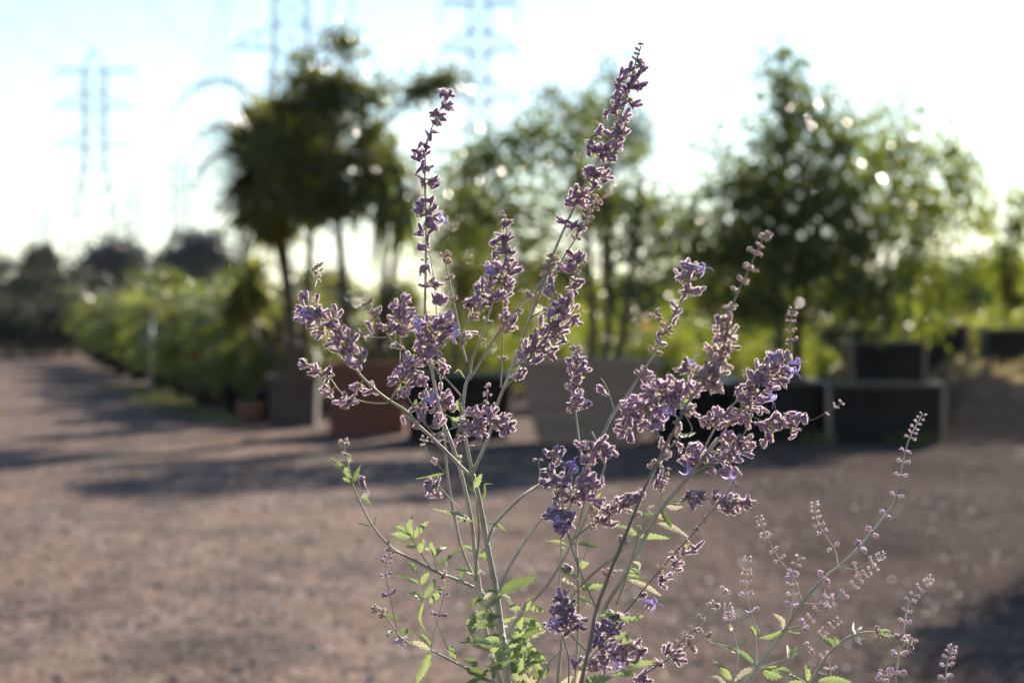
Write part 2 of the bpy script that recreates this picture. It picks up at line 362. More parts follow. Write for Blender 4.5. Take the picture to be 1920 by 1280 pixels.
def crown(mb_c, mb_t, d, lobes, leaf, trunk_top, twig_r=0.006, droop=0.3, aspect=0.45, clump=0.16, mat=0, dvar=1.0, limb=0.018, mult=2.2):
    """lobes: (px, py, rx, ry, n_leaves[, depth offset]) ellipsoids in photo pixels at distance d"""
    for L_ in lobes:
        px, py, rx, ry, n = L_[:5]; n = int(n*(mult if leaf < 0.1 else 1.0)); dz = L_[5] if len(L_) > 5 else 0.0
        c = P(px, py, d+dz); k = (d+dz)/FPX; R = np.array([rx*k, (rx+ry)/2*k*dvar, ry*k])
        nc = max(4, int(n/34))
        u = rng.normal(size=(nc, 3)); u /= np.linalg.norm(u, axis=1, keepdims=True)
        cc = c + u*(rng.random((nc, 1))**0.45)*R
        root = trunk_top[int(rng.integers(len(trunk_top)))] if isinstance(trunk_top, list) else trunk_top
        # limb and twigs
        mid = (np.asarray(root)+c)/2 + rng.normal(size=3)*0.03*np.linalg.norm(c-root) + np.array([0,0,0.03])
        tube(mb_t, smooth_path([root, mid, c], 3), limb, limb*0.45, 5, cap=False)
        for q in cc[::2]:
            tube(mb_t, [c, (c+q)/2+rng.normal(size=3)*0.03, q], limb*0.35, twig_r*0.4, 4, cap=False)
        wts = rng.random(nc)**1.2+0.15; wts /= wts.sum()
        idx = rng.choice(nc, n, p=wts)
        cr = clump*(0.6+0.8*rng.random(nc))
        pos = cc[idx] + rng.normal(size=(n, 3))*cr[idx][:, None]*np.array([1, 1, 0.8])
        dr = rng.normal(size=(n, 3))*0.7 + (pos-cc[idx])/clump*0.5; dr[:, 2] -= droop*1.6
        leaves(mb_c, pos, dr, leaf*(0.6+0.8*rng.random(n)), aspect, mat)
def tree(name, label, cat, base, d, trunks, lobes, leaf, leafmat, bark='bark', group=None, droop=0.3, aspect=0.45, clump=0.16, tr=0.05, limb=0.018, extra=None, mult=2.2):
    """trunks: lists of (px, py) above the base, at distance d"""
    t = thing(name, label, cat, base, group)
    mt, mc = MB(), MB(); tops = []
    for tk in trunks:
        off = tk[0] if isinstance(tk[0], (int, float)) else 0; pts = tk[1:] if isinstance(tk[0], (int, float)) else tk
        w3 = [np.asarray(base)+np.array([off, 0, -0.02])] + [P(x, y, d+rng.normal()*0.04) for x, y in pts]
        tube(mt, smooth_path(w3, 4), tr, tr*0.5, 8); tops.append(w3[-1]); tops.append((w3[-1]+w3[-2])/2)
    crown(mc, mt, d, lobes, leaf, tops, droop=droop, aspect=aspect, clump=clump, limb=limb, mult=mult)
    if extra: extra(mc, mt)
    mt.build('trunk', M[bark], t); mc.build('crown', M[leafmat] if isinstance(leafmat, str) else [M[q] for q in leafmat], t, smooth=False)
    return t

# ---- containers
def nursery_box(name, label, cat, c, wx, wy, h, mat, taper=0.88, rim=0.035, group=None, boards=0, post=None):
    """an open square growing box: four sloped walls with thickness, rim lip, soil; boards = number of plank courses"""
    t = thing(name, label, cat, c, group); c = np.asarray(c, float); mb = MB(); th = 0.03
    nb = max(1, boards)
    for b in range(nb):
        z0 = h*b/nb + (0.006 if b else 0); z1 = h*(b+1)/nb
        k0 = taper + (1-taper)*z0/h; k1 = taper + (1-taper)*z1/h
        for sx, sy in ((1,0),(-1,0),(0,1),(0,-1)):
            V = []
            for z, k in ((z0, k0), (z1, k1)):
                for side in (-1, 1):
                    for inn in (0, th):
                        hx, hy = wx/2*k, wy/2*k
                        if sx: V.append(c + np.array([sx*(hx-inn), side*(hy - th if 1 else 0), z]))
                        else:  V.append(c + np.array([side*hx, sy*(hy-inn), z]))
            mb.add(V, [[0,1,3,2],[4,6,7,5],[0,2,6,4],[1,5,7,3],[0,4,5,1],[2,3,7,6]])
    body = mb.build('box_wall', M[mat], t, smooth=False)
    rb = MB(); z = h
    for sx, sy in ((1,0),(-1,0)): box(rb, c+np.array([sx*(wx/2+0.004), 0, z-0.002]), 0.06, wy+0.07, rim)
    for sy in (1,-1): box(rb, c+np.array([0, sy*(wy/2+0.004), z-0.001]), wx-0.055, 0.058, rim-0.004)
    rb.build('rim', M['black_gloss' if mat == 'black_plastic' else mat], t, smooth=False)
    sb = MB(); box(sb, c+np.array([0,0,h*0.55]), (wx-0.09)*0.94, (wy-0.09)*0.94, h*0.33); sb.build('soil', M['soil'], t, smooth=False)
    if post:
        for sx in (-1, 1):
            for sy in (-1, 1):
                pb = MB(); tube(pb, [c+np.array([sx*(wx/2*taper+0.012), sy*(wy/2*taper+0.012), 0]), c+np.array([sx*(wx/2+0.012), sy*(wy/2+0.012), h*0.97])], 0.022, 0.022, 4)
                pb.build('corner_post', M[post], t, smooth=False)
    return t
def round_pot(name, label, c, r, h, mat='black_plastic', group=None, cat='pot'):
    t = thing(name, label, cat, c, group); c = np.asarray(c, float); mb = MB()
    prof = [(r*0.80, 0), (r*0.93, h*0.85), (r, h*0.86), (r*1.02, h), (r*0.95, h), (r*0.9, h*0.84)]
    n = 20; V = [c+np.array([a*math.cos(2*math.pi*k/n), a*math.sin(2*math.pi*k/n), z]) for a, z in prof for k in range(n)]
    F = [[i*n+k, i*n+(k+1) % n, (i+1)*n+(k+1) % n, (i+1)*n+k] for i in range(len(prof)-1) for k in range(n)] + [list(range(n))[::-1]]
    mb.add(V, F); mb.build('pot_body', M[mat], t)
    sb = MB(); V = [c+np.array([r*0.9*math.cos(2*math.pi*k/n), r*0.9*math.sin(2*math.pi*k/n), h*0.85]) for k in range(n)]
    sb.add(V, [list(range(n))]); sb.build('soil', M['soil'], t, smooth=False)
    return t

# front row of containers (left to right in the photo)
BLK = 'black growing boxes in the front row on the right'
nursery_box('planter_box', 'small weathered grey box left of the reddish box under the left trees', 'planter', G(552, 23.9), 0.50, 0.5, 0.50, 'dark_wood', 0.93, boards=4)
nursery_box('planter_box', 'reddish brown wooden box under the dark leafy tree', 'planter', G(692, 22.4), 0.76, 0.72, 0.66, 'rust_wood', 0.95, boards=5)
nursery_box('planter_box', 'dark box between the reddish box and the big tapered one', 'planter', G(860, 21.3), 0.98, 0.8, 0.58, 'black_plastic', 0.92)
nursery_box('planter_box', 'big tapered greyish box with banded rim in the centre', 'planter', G(1100, 20.4), 1.24, 1.0, 0.70, 'grey_wood', 0.68, rim=0.06, boards=4)
nursery_box('planter_box', 'dark brown box partly behind the flower spikes right of the tapered box', 'planter', G(1298, 21.2), 0.70, 0.7, 0.52, 'black_plastic', 0.92)
nursery_box('planter_box', 'black growing box, left one of the long front row on the right', 'planter', G(1442, 20.7), 0.80, 0.8, 0.53, 'black_plastic', 0.97, group=BLK)
nursery_box('planter_box', 'black growing box with pale corner post at the right end of the front row', 'planter', G(1648, 20.3), 0.98, 0.8, 0.52, 'black_plastic', 0.98, group=BLK, post='grey_wood')
zb = lambda x, y: float(hgt(np.array(x), np.array(y)))
def onbank(px, d): p = G(px, d); p[2] = zb(p[0], p[1]) - 0.02; return p
nursery_box('planter_box', 'black box half hidden behind the long front row', 'planter', G(1655, 23.4, 0.34), 0.72, 0.7, 0.52, 'black_plastic', 0.97, post='grey_wood')
nursery_box('planter_box', 'black box farther back behind the second row of boxes', 'planter', G(1590, 26.5, 0.42), 0.62, 0.6, 0.55, 'black_plastic', 0.95)
nursery_box('planter_box', 'black box standing at the left end of the earth bank', 'planter', onbank(1758, 24.6), 0.52, 0.52, 0.50, 'black_plastic', 0.95, post='grey_wood')
nursery_box('planter_box', 'black box on the earth bank at the right edge', 'planter', onbank(1882, 24.6), 0.44, 0.5, 0.49, 'black_plastic', 0.95)
mbx = MB(); box(mbx, G(1600, 23.6, -0.05), 2.2, 1.2, 0.39); box(mbx, G(1590, 26.5, -0.05), 1.4, 1.0, 0.47)
o_ = mbx.build('soil_ledge', M['soil'], smooth=False); o_['kind'] = 'structure'

# ------------------------------------------------------------------ trees behind the boxes
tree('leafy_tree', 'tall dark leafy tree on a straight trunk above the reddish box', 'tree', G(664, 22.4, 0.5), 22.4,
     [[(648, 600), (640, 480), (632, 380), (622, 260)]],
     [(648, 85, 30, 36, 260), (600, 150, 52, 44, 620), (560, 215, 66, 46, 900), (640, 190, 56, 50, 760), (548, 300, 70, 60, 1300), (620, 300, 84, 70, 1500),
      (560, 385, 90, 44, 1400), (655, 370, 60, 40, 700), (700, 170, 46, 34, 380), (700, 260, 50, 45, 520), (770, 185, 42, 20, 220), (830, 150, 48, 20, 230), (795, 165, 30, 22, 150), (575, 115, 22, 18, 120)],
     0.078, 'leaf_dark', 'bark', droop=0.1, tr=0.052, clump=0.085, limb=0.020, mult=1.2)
def strap_plant(name, label, cat, base, heads, leafmat, trunkpts=None, d=22, group=None, bark='bark'):
    """rosettes of sword-shaped leaves; heads: (px, py, radius px, n, droop)"""
    t = thing(name, label, cat, base, group); mt, mc = MB(), MB()
    for (px, py, r, n, dr) in heads:
        c = P(px, py, d); R = r*d/FPX
        tube(mt, smooth_path([base, (np.asarray(base)+c)/2+np.array([0.03, 0, 0.1]), c], 4), 0.045, 0.03, 8)
        for k in range(n):
            u = rng.normal(size=3); u[2] += 0.1; u = unit(u); Ls = R*(0.8+0.3*rng.random()); wd = 0.022+0.014*rng.random()
            side = unit(np.cross(u, [0, 0, 1.])+1e-3*rng.normal(size=3)); pts = []
            st = c + np.array([0, 0, (rng.random()-0.5)*R*0.35])
            for j, (s_, w_) in enumerate(((0.04, 0.5), (0.35, 1.0), (0.75, 0.95), (1.0, 0.25))):
                p = st + u*Ls*s_ - np.array([0, 0, dr*Ls*s_*s_*(0.5+rng.random())*0.8])
                pts += [p - side*wd*w_, p + side*wd*w_]
            mc.add(pts, [[0,1,3,2],[2,3,5,4],[4,5,7,6]])
    mt.build('trunk', M[bark], t); mc.build('crown', M[leafmat], t, smooth=False)
    return t
strap_plant('yucca_tree', 'spiky round headed yucca on the left side of the dark tree', 'tree', G(560, 23.2, 0.3),
            [(502, 318, 148, 620, 0.05), (500, 370, 108, 200, 0.15), (590, 230, 80, 120, 0.1)], 'sword_leaf', d=23.2)
strap_plant('yucca_tree', 'low yellowish spiky yucca under the dark crown, left of the trunks', 'tree', G(575, 24.2, 0.0),
            [(478, 525, 68, 120, 0.4), (440, 570, 60, 110, 0.4)], 'palm_leaf_warm', d=24.2)
strap_plant('cordyline', 'light green plant with long drooping straps on a thin stem right of the dark tree', 'tree', G(702, 22.9, 0.4),
            [(728, 300, 105, 120, 1.0), (758, 360, 66, 80, 1.3)], 'palm_leaf', d=22.9)
# multi-stemmed sparse trees in the centre
tree('sparse_tree', 'airy olive green tree with leaning dark trunks rising from the tapered box', 'tree', G(1110, 20.4, 0.5), 20.6,
     [(-0.08, (1112, 640), (1105, 500), (1090, 340), (1040, 250)), (0.05, (1140, 620), (1143, 480), (1145, 330), (1150, 190)), (0.12, (1165, 640), (1185, 500), (1205, 330))],
     [(1010, 230, 50, 42, 190), (960, 300, 70, 52, 330), (1060, 300, 60, 60, 260), (900, 290, 46, 50, 210), (880, 380, 60, 50, 300), (960, 400, 74, 54, 380), (1060, 400, 66, 54, 300), (1150, 400, 60, 60, 240),
      (1195, 370, 36, 70, 170), (1160, 480, 60, 50, 230), (1225, 450, 44, 50, 190), (980, 490, 80, 46, 360), (1100, 190, 52, 46, 110), (1155, 110, 16, 44, 22), (1180, 250, 44, 60, 80), (860, 470, 50, 50, 260), (1080, 520, 70, 44, 260), (1190, 560, 60, 40, 180)],
     0.085, 'leaf_mid', 'bark', droop=0.2, tr=0.045, clump=0.14, limb=0.008, mult=1.25)
tree('sparse_tree', 'dark small leaved tree just right of the left tall flower spike', 'tree', G(850, 21.6, 0.4), 21.8,
     [[(852, 620), (862, 480), (880, 360)]],
     [(870, 330, 34, 50, 260), (850, 400, 34, 50, 300), (900, 440, 50, 46, 420), (880, 520, 60, 46, 520), (930, 560, 60, 40, 420), (800, 470, 30, 30, 90)],
     0.062, 'leaf_dark', 'bark', droop=0.2, tr=0.03, clump=0.15, limb=0.010)
tree('grey_tree', 'pale grey wispy tree behind the tallest flower spike', 'tree', G(1130, 34, 0.0), 34,
     [[(1135, 600), (1130, 400), (1140, 250)]],
     [(1110, 250, 90, 60, 620), (1150, 170, 50, 50, 170), (1050, 200, 40, 34, 120), (1180, 260, 50, 60, 300), (1130, 360, 90, 70, 520)],
     0.09, 'leaf_grey', 'bark_pale', droop=0.1, tr=0.06, clump=0.14)
# right-hand trees
tree('broadleaf_tree', 'large dense green tree behind the black boxes on the right', 'tree', G(1470, 21.6, 0.3), 21.6,
     [(-0.1, (1462, 640), (1450, 480), (1470, 260)), (0.1, (1500, 600), (1540, 420))],
     [(1462, 140, 34, 30, 120), (1480, 180, 50, 44, 220), (1520, 220, 56, 40, 190), (1470, 260, 54, 48, 260), (1430, 330, 64, 50, 260), (1380, 370, 66, 50, 320), (1330, 300, 22, 34, 40), (1290, 400, 50, 36, 150), (1450, 400, 100, 66, 800), (1390, 470, 110, 60, 850),
      (1540, 330, 74, 84, 560), (1600, 280, 60, 50, 210), (1600, 400, 76, 76, 560), (1520, 500, 120, 64, 1050), (1640, 500, 70, 60, 380), (1300, 470, 70, 50, 330), (1480, 580, 130, 40, 800), (1350, 560, 70, 40, 330), (1250, 420, 26, 24, 50), (1560, 190, 18, 22, 26), (1640, 580, 60, 40, 260)],
     0.099, 'leaf_mid', 'bark', droop=0.7, aspect=0.42, tr=0.05, clump=0.15, limb=0.012, mult=1.35)
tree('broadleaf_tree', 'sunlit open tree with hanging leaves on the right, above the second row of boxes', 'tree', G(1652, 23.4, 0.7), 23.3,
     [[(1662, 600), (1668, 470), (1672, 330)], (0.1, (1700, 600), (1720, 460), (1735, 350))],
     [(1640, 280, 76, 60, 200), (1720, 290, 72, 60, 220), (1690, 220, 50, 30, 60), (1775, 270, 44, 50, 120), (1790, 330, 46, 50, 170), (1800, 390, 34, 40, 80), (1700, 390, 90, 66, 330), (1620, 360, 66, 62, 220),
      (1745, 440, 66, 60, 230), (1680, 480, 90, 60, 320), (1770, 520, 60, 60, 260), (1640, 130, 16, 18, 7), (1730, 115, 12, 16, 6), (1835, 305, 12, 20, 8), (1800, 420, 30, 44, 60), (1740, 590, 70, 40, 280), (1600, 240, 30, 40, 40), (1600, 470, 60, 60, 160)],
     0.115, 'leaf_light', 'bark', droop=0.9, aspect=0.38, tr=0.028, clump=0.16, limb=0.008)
tree('young_tree', 'thin staked young tree at the right edge on the earth bank', 'tree', onbank(1884, 24.6)+np.array([0,0,0.35]), 24.6,
     [[(1884, 600), (1886, 480), (1890, 420)]],
     [(1850, 410, 34, 30, 90), (1905, 440, 34, 50, 160), (1880, 500, 44, 50, 200), (1925, 380, 20, 34, 60), (1910, 560, 40, 30, 150)],
     0.09, 'leaf_light', 'bark_pale', droop=0.6, tr=0.018, clump=0.09, limb=0.008)
sm = MB(); b_ = onbank(1894, 24.7)+np.array([0,0,0.3]); tube(sm, [b_, P(1888, 295, 24.7)], 0.014, 0.012, 6)
tag(sm.build('stake', M['bark_pale'], origin=b_), 'slim wooden stake tied beside the thin young tree at the right edge', 'stake')
# off-frame shrub whose shade falls in at the lower right corner
tree('potted_shrub', 'bushy shrub just outside the frame on the right that shades the lower right gravel', 'shrub', np.array([3.55, 11.6, 0.0]), 11.6,
     [[(2290, 700), (2290, 500)]], [(2240, 400, 150, 170, 1500), (2330, 350, 150, 200, 1300), (2260, 620, 110, 100, 600)],
     0.07, 'leaf_mid', 'bark', tr=0.03, clump=0.10)

# ------------------------------------------------------------------ bushes
def bush_proto(name, label, cat, loc, r, h, n, leafmat, leaf, group, droop=0.1, spiky=0.0):
    t = thing(name, label, cat, loc, group); mb, mt = MB(), MB(); loc = np.asarray(loc, float)
    nc = 26; u = rng.normal(size=(nc, 3)); u /= np.linalg.norm(u, axis=1, keepdims=True); u[:, 2] = np.abs(u[:, 2])
    cc = loc + np.array([0, 0, h*0.35]) + u*rng.random((nc,1))**0.5*np.array([r*0.85, r*0.85, h*0.6])
    for q in cc: tube(mt, [loc, (loc+q)/2+rng.normal(size=3)*0.03, q], 0.010, 0.003, 4, cap=False)
    idx = rng.integers(nc, size=n); pos = cc[idx] + rng.normal(size=(n,3))*r*0.19
    pos[:, 2] = np.maximum(pos[:, 2], loc[2]+0.03)
    dr = rng.normal(size=(n,3))*0.7 + (pos-cc[idx])/r; dr[:, 2] += spiky - droop
    leaves(mb, pos, dr, leaf*(0.6+0.8*rng.random(n)), 0.4)
    mt.build('stem', M['bark'], t); mb.build('foliage', M[leafmat], t, smooth=False)
    return t
GB = 'light green shrubs standing behind the growing boxes'
b1 = bush_proto('shrub', 'light green shrub behind the growing boxes', 'shrub', G(1250, 27.0), 0.55, 1.15, 1700, 'leaf_light', 0.075, GB, spiky=0.5)
b2 = bush_proto('shrub', 'light green shrub behind the growing boxes', 'shrub', G(1330, 28.5), 0.6, 1.25, 1700, 'leaf_mid', 0.08, GB, spiky=0.3)
for i, (px, d, s) in enumerate([(760, 28, .95), (830, 30, 1.15), (900, 28, 1.0), (970, 31, 1.2), (1040, 28, 1.05), (1120, 30, 1.1), (1190, 28, 1.0), (1400, 30, 1.2), (1470, 27, 1.0), (1540, 30, 1.15),
                               (1600, 33, 1.3), (1660, 35, 1.2), (1790, 36, 1.25), (1870, 38, 1.3), (1940, 36, 1.3), (690, 31, 1.1), (1290, 33, 1.3), (1080, 35, 1.35), (940, 36, 1.35), (1710, 40, 1.5), (610, 32, 1.0)]):
    copy_thing(b1 if i % 3 else b2, G(px, d), rng.random()*6, s)
y1 = bush_proto('shrub', 'yellow green low shrub behind the boxes on the earth bank', 'shrub', onbank(1812, 26.4), 0.32, 0.72, 900, 'leaf_gold', 0.06, None, spiky=0.4)
bush_proto('shrub', 'small yellowish plant in front of the half hidden black box', 'shrub', G(1545, 22.2, 0.35), 0.20, 0.58, 420, 'leaf_light', 0.05, None, spiky=0.4)
GD = 'far dark trees closing the end of the track'
f1 = tree('dark_tree', 'dark pointed tree at the far end of the track, left', 'tree', G(75, 85), 85, [[(75, 640), (75, 560)]],
     [(75, 495, 32, 32, 1800), (72, 530, 46, 34, 2600), (85, 575, 66, 34, 2600), (30, 585, 56, 28, 1600), (140, 590, 40, 26, 900)], 0.20, 'leaf_shade', tr=0.14, clump=0.26, limb=0.05)
f2 = tree('far_tree', 'grey round topped far tree left of the power pylon pair', 'tree', G(212, 150), 150, [[(212, 640), (212, 540)]],
     [(212, 475, 40, 26, 1000), (188, 495, 32, 30, 900), (243, 500, 40, 26, 1000), (212, 535, 80, 34, 1600)], 0.42, 'leaf_far', tr=0.25, clump=0.5, limb=0.08)
f3 = tree('far_tree', 'grey broad rounded far tree beside the spiky yucca', 'tree', G(370, 130), 130, [[(370, 640), (370, 540)]],
     [(375, 466, 52, 26, 1300), (330, 500, 32, 36, 900), (405, 495, 56, 36, 1400), (370, 540, 90, 40, 1700)], 0.38, 'leaf_far', tr=0.22, clump=0.45, limb=0.08)
tree('far_tree', 'greyish tree cut by the left edge of the picture', 'tree', G(-12, 90), 90, [[(-12, 640), (-12, 540)]],
     [(-10, 490, 24, 40, 420), (5, 560, 34, 40, 800)], 0.24, 'leaf_grey', tr=0.14, clump=0.3, limb=0.05)
GH = 'dark hedge bushes across the end of the track'
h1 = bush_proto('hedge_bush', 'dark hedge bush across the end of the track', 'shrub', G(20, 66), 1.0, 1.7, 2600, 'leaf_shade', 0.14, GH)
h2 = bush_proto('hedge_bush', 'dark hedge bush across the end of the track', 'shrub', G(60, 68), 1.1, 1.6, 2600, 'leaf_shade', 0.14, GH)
for i, (px, d, s) in enumerate([(95, 66, 1.0), (130, 69, 1.2), (165, 66, 1.15), (-20, 67, 1.1), (-60, 68, 1.2), (40, 78, 1.7), (110, 80, 1.8), (175, 74, 1.5), (-40, 84, 1.7)]):
    copy_thing(h2 if i % 3 == 0 else h1, G(px, d), rng.random()*6, s)
GF = 'mid green trees in a belt behind the nursery rows'
belt = tree('belt_tree', 'green tree in the belt behind the nursery rows', 'tree', G(600, 60), 60, [[(600, 600), (600, 560)]],
     [(600, 530, 60, 30, 900), (560, 560, 60, 34, 900), (650, 560, 60, 34, 900), (600, 590, 100, 30, 900)], 0.16, 'leaf_mid', group=GF, tr=0.1, clump=0.22, limb=0.04)
for i, (px, d, s) in enumerate([(450, 62, 1.0), (750, 66, .9), (900, 62, 1.0), (1040, 64, 1.1), (1180, 62, 1.0), (1320, 66, 1.2), (1450, 60, 1.1), (1590, 64, 1.1), (1730, 66, 1.15), (1850, 62, 1.2), (1960, 64, 1.2), (300, 95, 1.3)]):
    copy_thing(belt, G(px, d), rng.random()*6, s)

# ------------------------------------------------------------------ palms along the track
def palm_fronds(mb_f, mb_r, root, n, L0, rise=1.0, leafw=0.030, leafl=0.26, seed=0, arch=1.0):
    r_ = np.random.default_rng(seed)
    for k in range(n):
        az = 2*math.pi*(k*0.381966) + r_.normal()*0.2; el = (0.35+1.05*r_.random()); L_ = L0*(0.75+0.4*r_.random())
        hd = np.array([math.cos(az), math.sin(az), 0]); pts = []
        for s_ in np.linspace(0, 1, 9):
            a = el - s_*arch*1.25
            pts.append(L_*s_)
        p = np.asarray(root, float).copy(); path = [p.copy()]
        for s_ in np.linspace(0, 1, 10)[1:]:
            a = el*rise - s_*arch*1.5; p = p + (hd*math.cos(a) + np.array([0, 0, math.sin(a)]))*L_/9; path.append(p.copy())
        frond(mb_f, mb_r, path, leafl*L_/L0, leafw, r_)
def frond(mb_f, mb_r, path, leafl, leafw, r_, m=20, stalk=0.010):
    tube(mb_r, path, stalk, 0.004, 4, cap=False)
    path = np.array(path); n = len(path); side0 = unit(np.cross(path[-1]-path[0], [0, 0, 1.]))
    C = []; D = []; S = []
    V = []; F = []
    for j in range(m):
        t = 0.14 + 0.85*j/(m-1); i = min(int(t*(n-1)), n-2); fr = t*(n-1)-i
        p = path[i]*(1-fr)+path[i+1]*fr; tg = unit(path[i+1]-path[i])
        ll = leafl*(math.sin(math.pi*(0.15+0.8*t))**0.7)
        for sgn in (-1, 1):
            dr = unit(side0*sgn*0.85 + tg*0.55 + np.array([0, 0, 0.15-0.35*r_.random()])); q = unit(np.cross(dr, tg))*0 + tg
            tip = p + dr*ll - np.array([0, 0, ll*0.25]); md = p + dr*ll*0.5
            b = len(V); V += [p-q*leafw*0.5, p+q*leafw*0.5, md+q*leafw*0.6, md-q*leafw*0.6, tip]; F += [[b, b+1, b+2, b+3], [b+3, b+2, b+4]]
    mb_f.add(V, F)
def palm_proto(name, label, loc, n, L0, th, leafmat, group, seed):
    t = thing(name, label, 'palm', loc, group); mf, mr, mt = MB(), MB(), MB(); loc = np.asarray(loc, float)
    top = loc + np.array([0, 0, th]); tube(mt, [loc, top], 0.07, 0.06, 8)
    palm_fronds(mf, mr, top, n, L0, seed=seed)
    mt.build('trunk', M['bark'], t); mr.build('frond_stalk', M['palm_leaf_warm'], t); mf.build('frond', M[leafmat], t, smooth=False)
    return t
GP = 'feathery palms in the nursery row left of the boxes'
p1 = palm_proto('potted_palm', 'feathery palm in the back rows of the nursery along the track', G(455, 27.0, 0.3), 28, 1.0, 0.62, 'palm_leaf', GP, 1)
p2 = palm_proto('potted_palm', 'feathery palm in the back rows of the nursery along the track', G(395, 30.0, 0.3), 26, 1.0, 0.72, 'palm_leaf_warm', GP, 2)
pots = round_pot('nursery_pot', 'black nursery pot under the palms along the track', G(455, 27.0), 0.24, 0.36, group='black pots under the palms along the track')
copy_thing(pots, G(395, 30.0), 0, 1.0)
row = [(520, 25.2, .82), (350, 33.5, 1.0), (305, 37.5, 1.05), (265, 42, 1.1), (232, 47, 1.15), (205, 53, 1.2), (185, 60, 1.3)]
for i, (px, d, s) in enumerate(row):
    copy_thing(p1 if i % 2 else p2, G(px, d, 0.3), rng.random()*6, s, [
     'feathery palm nearest to the grey box, at the near end of the row', 'feathery palm of the front row directly behind the slim pale post', 'feathery palm of the front row just left of the slim pale post', 'feathery palm of the front row, fourth from its far end', 'feathery palm of the front row, third from its far end', 'feathery palm of the front row, second from its far end', 'feathery palm at the far end of the front row, beside the bend of the track'][i]); copy_thing(pots, G(px, d), 0, 1.0)
for i, (px, d, s) in enumerate([(500, 28.5, 1.0), (440, 32, 1.1), (545, 30, 1.05), (395, 36, 1.15), (350, 41, 1.2), (300, 46, 1.25), (262, 52, 1.3), (480, 36, 1.2), (425, 41, 1.3), (590, 27.5, 0.95), (360, 50, 1.35), (300, 56, 1.4), (540, 38, 1.25), (235, 60, 1.4)]):
    copy_thing(p2 if i % 3 == 0 else p1, G(px, d, 0.3), rng.random()*6, s)
    copy_thing(pots, G(px, d), 0, 1.0)
GU = 'low green fill shrubs between the palms along the track'
u1 = bush_proto('low_shrub', 'low green shrub filling in between the palms along the track', 'shrub', G(410, 28.2, 0.0), 0.55, 1.15, 1700, 'leaf_row', 0.085, GU, spiky=0.3)
for i, (px, d, s) in enumerate([(360, 31, 1.0), (325, 35, 1.05), (285, 40, 1.1), (250, 45, 1.2), (222, 51, 1.2), (480, 26.3, 0.9), (190, 58, 1.4), (450, 30, 1.2), (390, 34, 1.2), (330, 40, 1.4), (270, 50, 1.5), (530, 27, 1.0), (580, 25.6, .7), (440, 27.2, 0.9), (345, 33, 1.15), (305, 37.5, 1.2), (268, 42.5, 1.25), (235, 47.5, 1.3), (205, 54, 1.3), (470, 31, 1.35), (420, 34.5, 1.4), (370, 38, 1.45), (310, 44, 1.5), (500, 30, 1.2)]):
    copy_thing(u1, G(px, d), rng.random()*6, s)
p1['label'] = 'feathery palm in the front row behind the small clay pot'; p2['label'] = 'feathery palm in the front row behind the small orange flower'
gold = bush_proto('golden_shrub', 'small golden plant standing among the palms by the track', 'shrub', G(365, 29.6, 0.62), 0.12, 0.30, 160, 'leaf_gold', 0.09, None, spiky=0.2)
# the arching feather fronds over the left sky
t = thing('feather_palm', 'tall feather palm with long thin arching fronds behind the spiky yucca', 'palm', G(560, 25.0)); mf, mr, mt = MB(), MB(), MB()
top = P(520, 330, 25.0); tube(mt, smooth_path([G(560, 25.0), (G(560, 25)+top)/2, top], 3), 0.07, 0.05, 8)
r_ = np.random.default_rng(4)
def pxpath(pts, d, dd=0.0): return smooth_path([P(x, y, d+dd*i/len(pts)) for i, (x, y) in enumerate(pts)], 3)
for pts in ([(520, 330), (500, 220), (445, 158), (390, 152), (345, 180), (308, 232)], [(520, 330), (470, 250), (420, 232), (380, 250), (345, 300)],
            [(520, 330), (460, 290), (410, 290), (380, 312), (358, 352)], [(520, 330), (530, 200), (560, 150), (600, 150)], [(520, 330), (560, 260), (620, 260), (660, 320)]):
    frond(mf, mr, pxpath(pts, 25.0, -0.4), 0.22, 0.014, r_, 34, 0.030)
mt.build('trunk', M['bark'], t); mr.build('frond_stalk', M['leaf_grey'], t); mf.build('frond', M['leaf_grey'], t, smooth=False)
# small bits by the row
pm = MB(); b_ = G(283, 31.6); tube(pm, [b_, b_+np.array([0, 0, 1.12])], 0.028, 0.026, 8)
tag(pm.build('marker_post', M['white_paint'], origin=b_), 'slim pale upright post among the palms by the track', 'post')
pm = MB(); b_ = P(366, 668, 27.8)
for k in range(22):
    c_ = b_ + rng.normal(size=3)*0.022; leaves(pm, c_[None], rng.normal(size=(1,3)), 0.04, 0.7)
tag(pm.build('orange_flower', M['flower_orange'], origin=b_), 'small orange red flower head low among the palms', 'flower')
pm = MB(); b_ = P(1215, 612, 21.9)
for k in range(12):
    c_ = b_ + rng.normal(size=3)*0.02; leaves(pm, c_[None], rng.normal(size=(1,3)), 0.035, 0.7)
tag(pm.build('orange_flower', M['flower_orange'], origin=b_), 'small orange flower head behind the big tapered box', 'flower')
round_pot('nursery_pot', 'small clay coloured pot at the near end of the palm row', G(470, 24.8), 0.16, 0.20, 'clay')
bx = thing('bottle', 'small blue container standing on the back rim of the tapered box', 'container', P(1083, 676, 20.75)); mbb = MB()
b_ = P(1083, 676, 20.75); tube(mbb, [b_, b_+np.array([0,0,0.10])], 0.045, 0.045, 14); mbb.build('bottle_body', M['blue_plastic'], bx); mbb = MB()
tube(mbb, [b_+np.array([0,0,0.10]), b_+np.array([0,0,0.125])], 0.02, 0.02, 10); mbb.build('cap', M['white_paint'], bx)

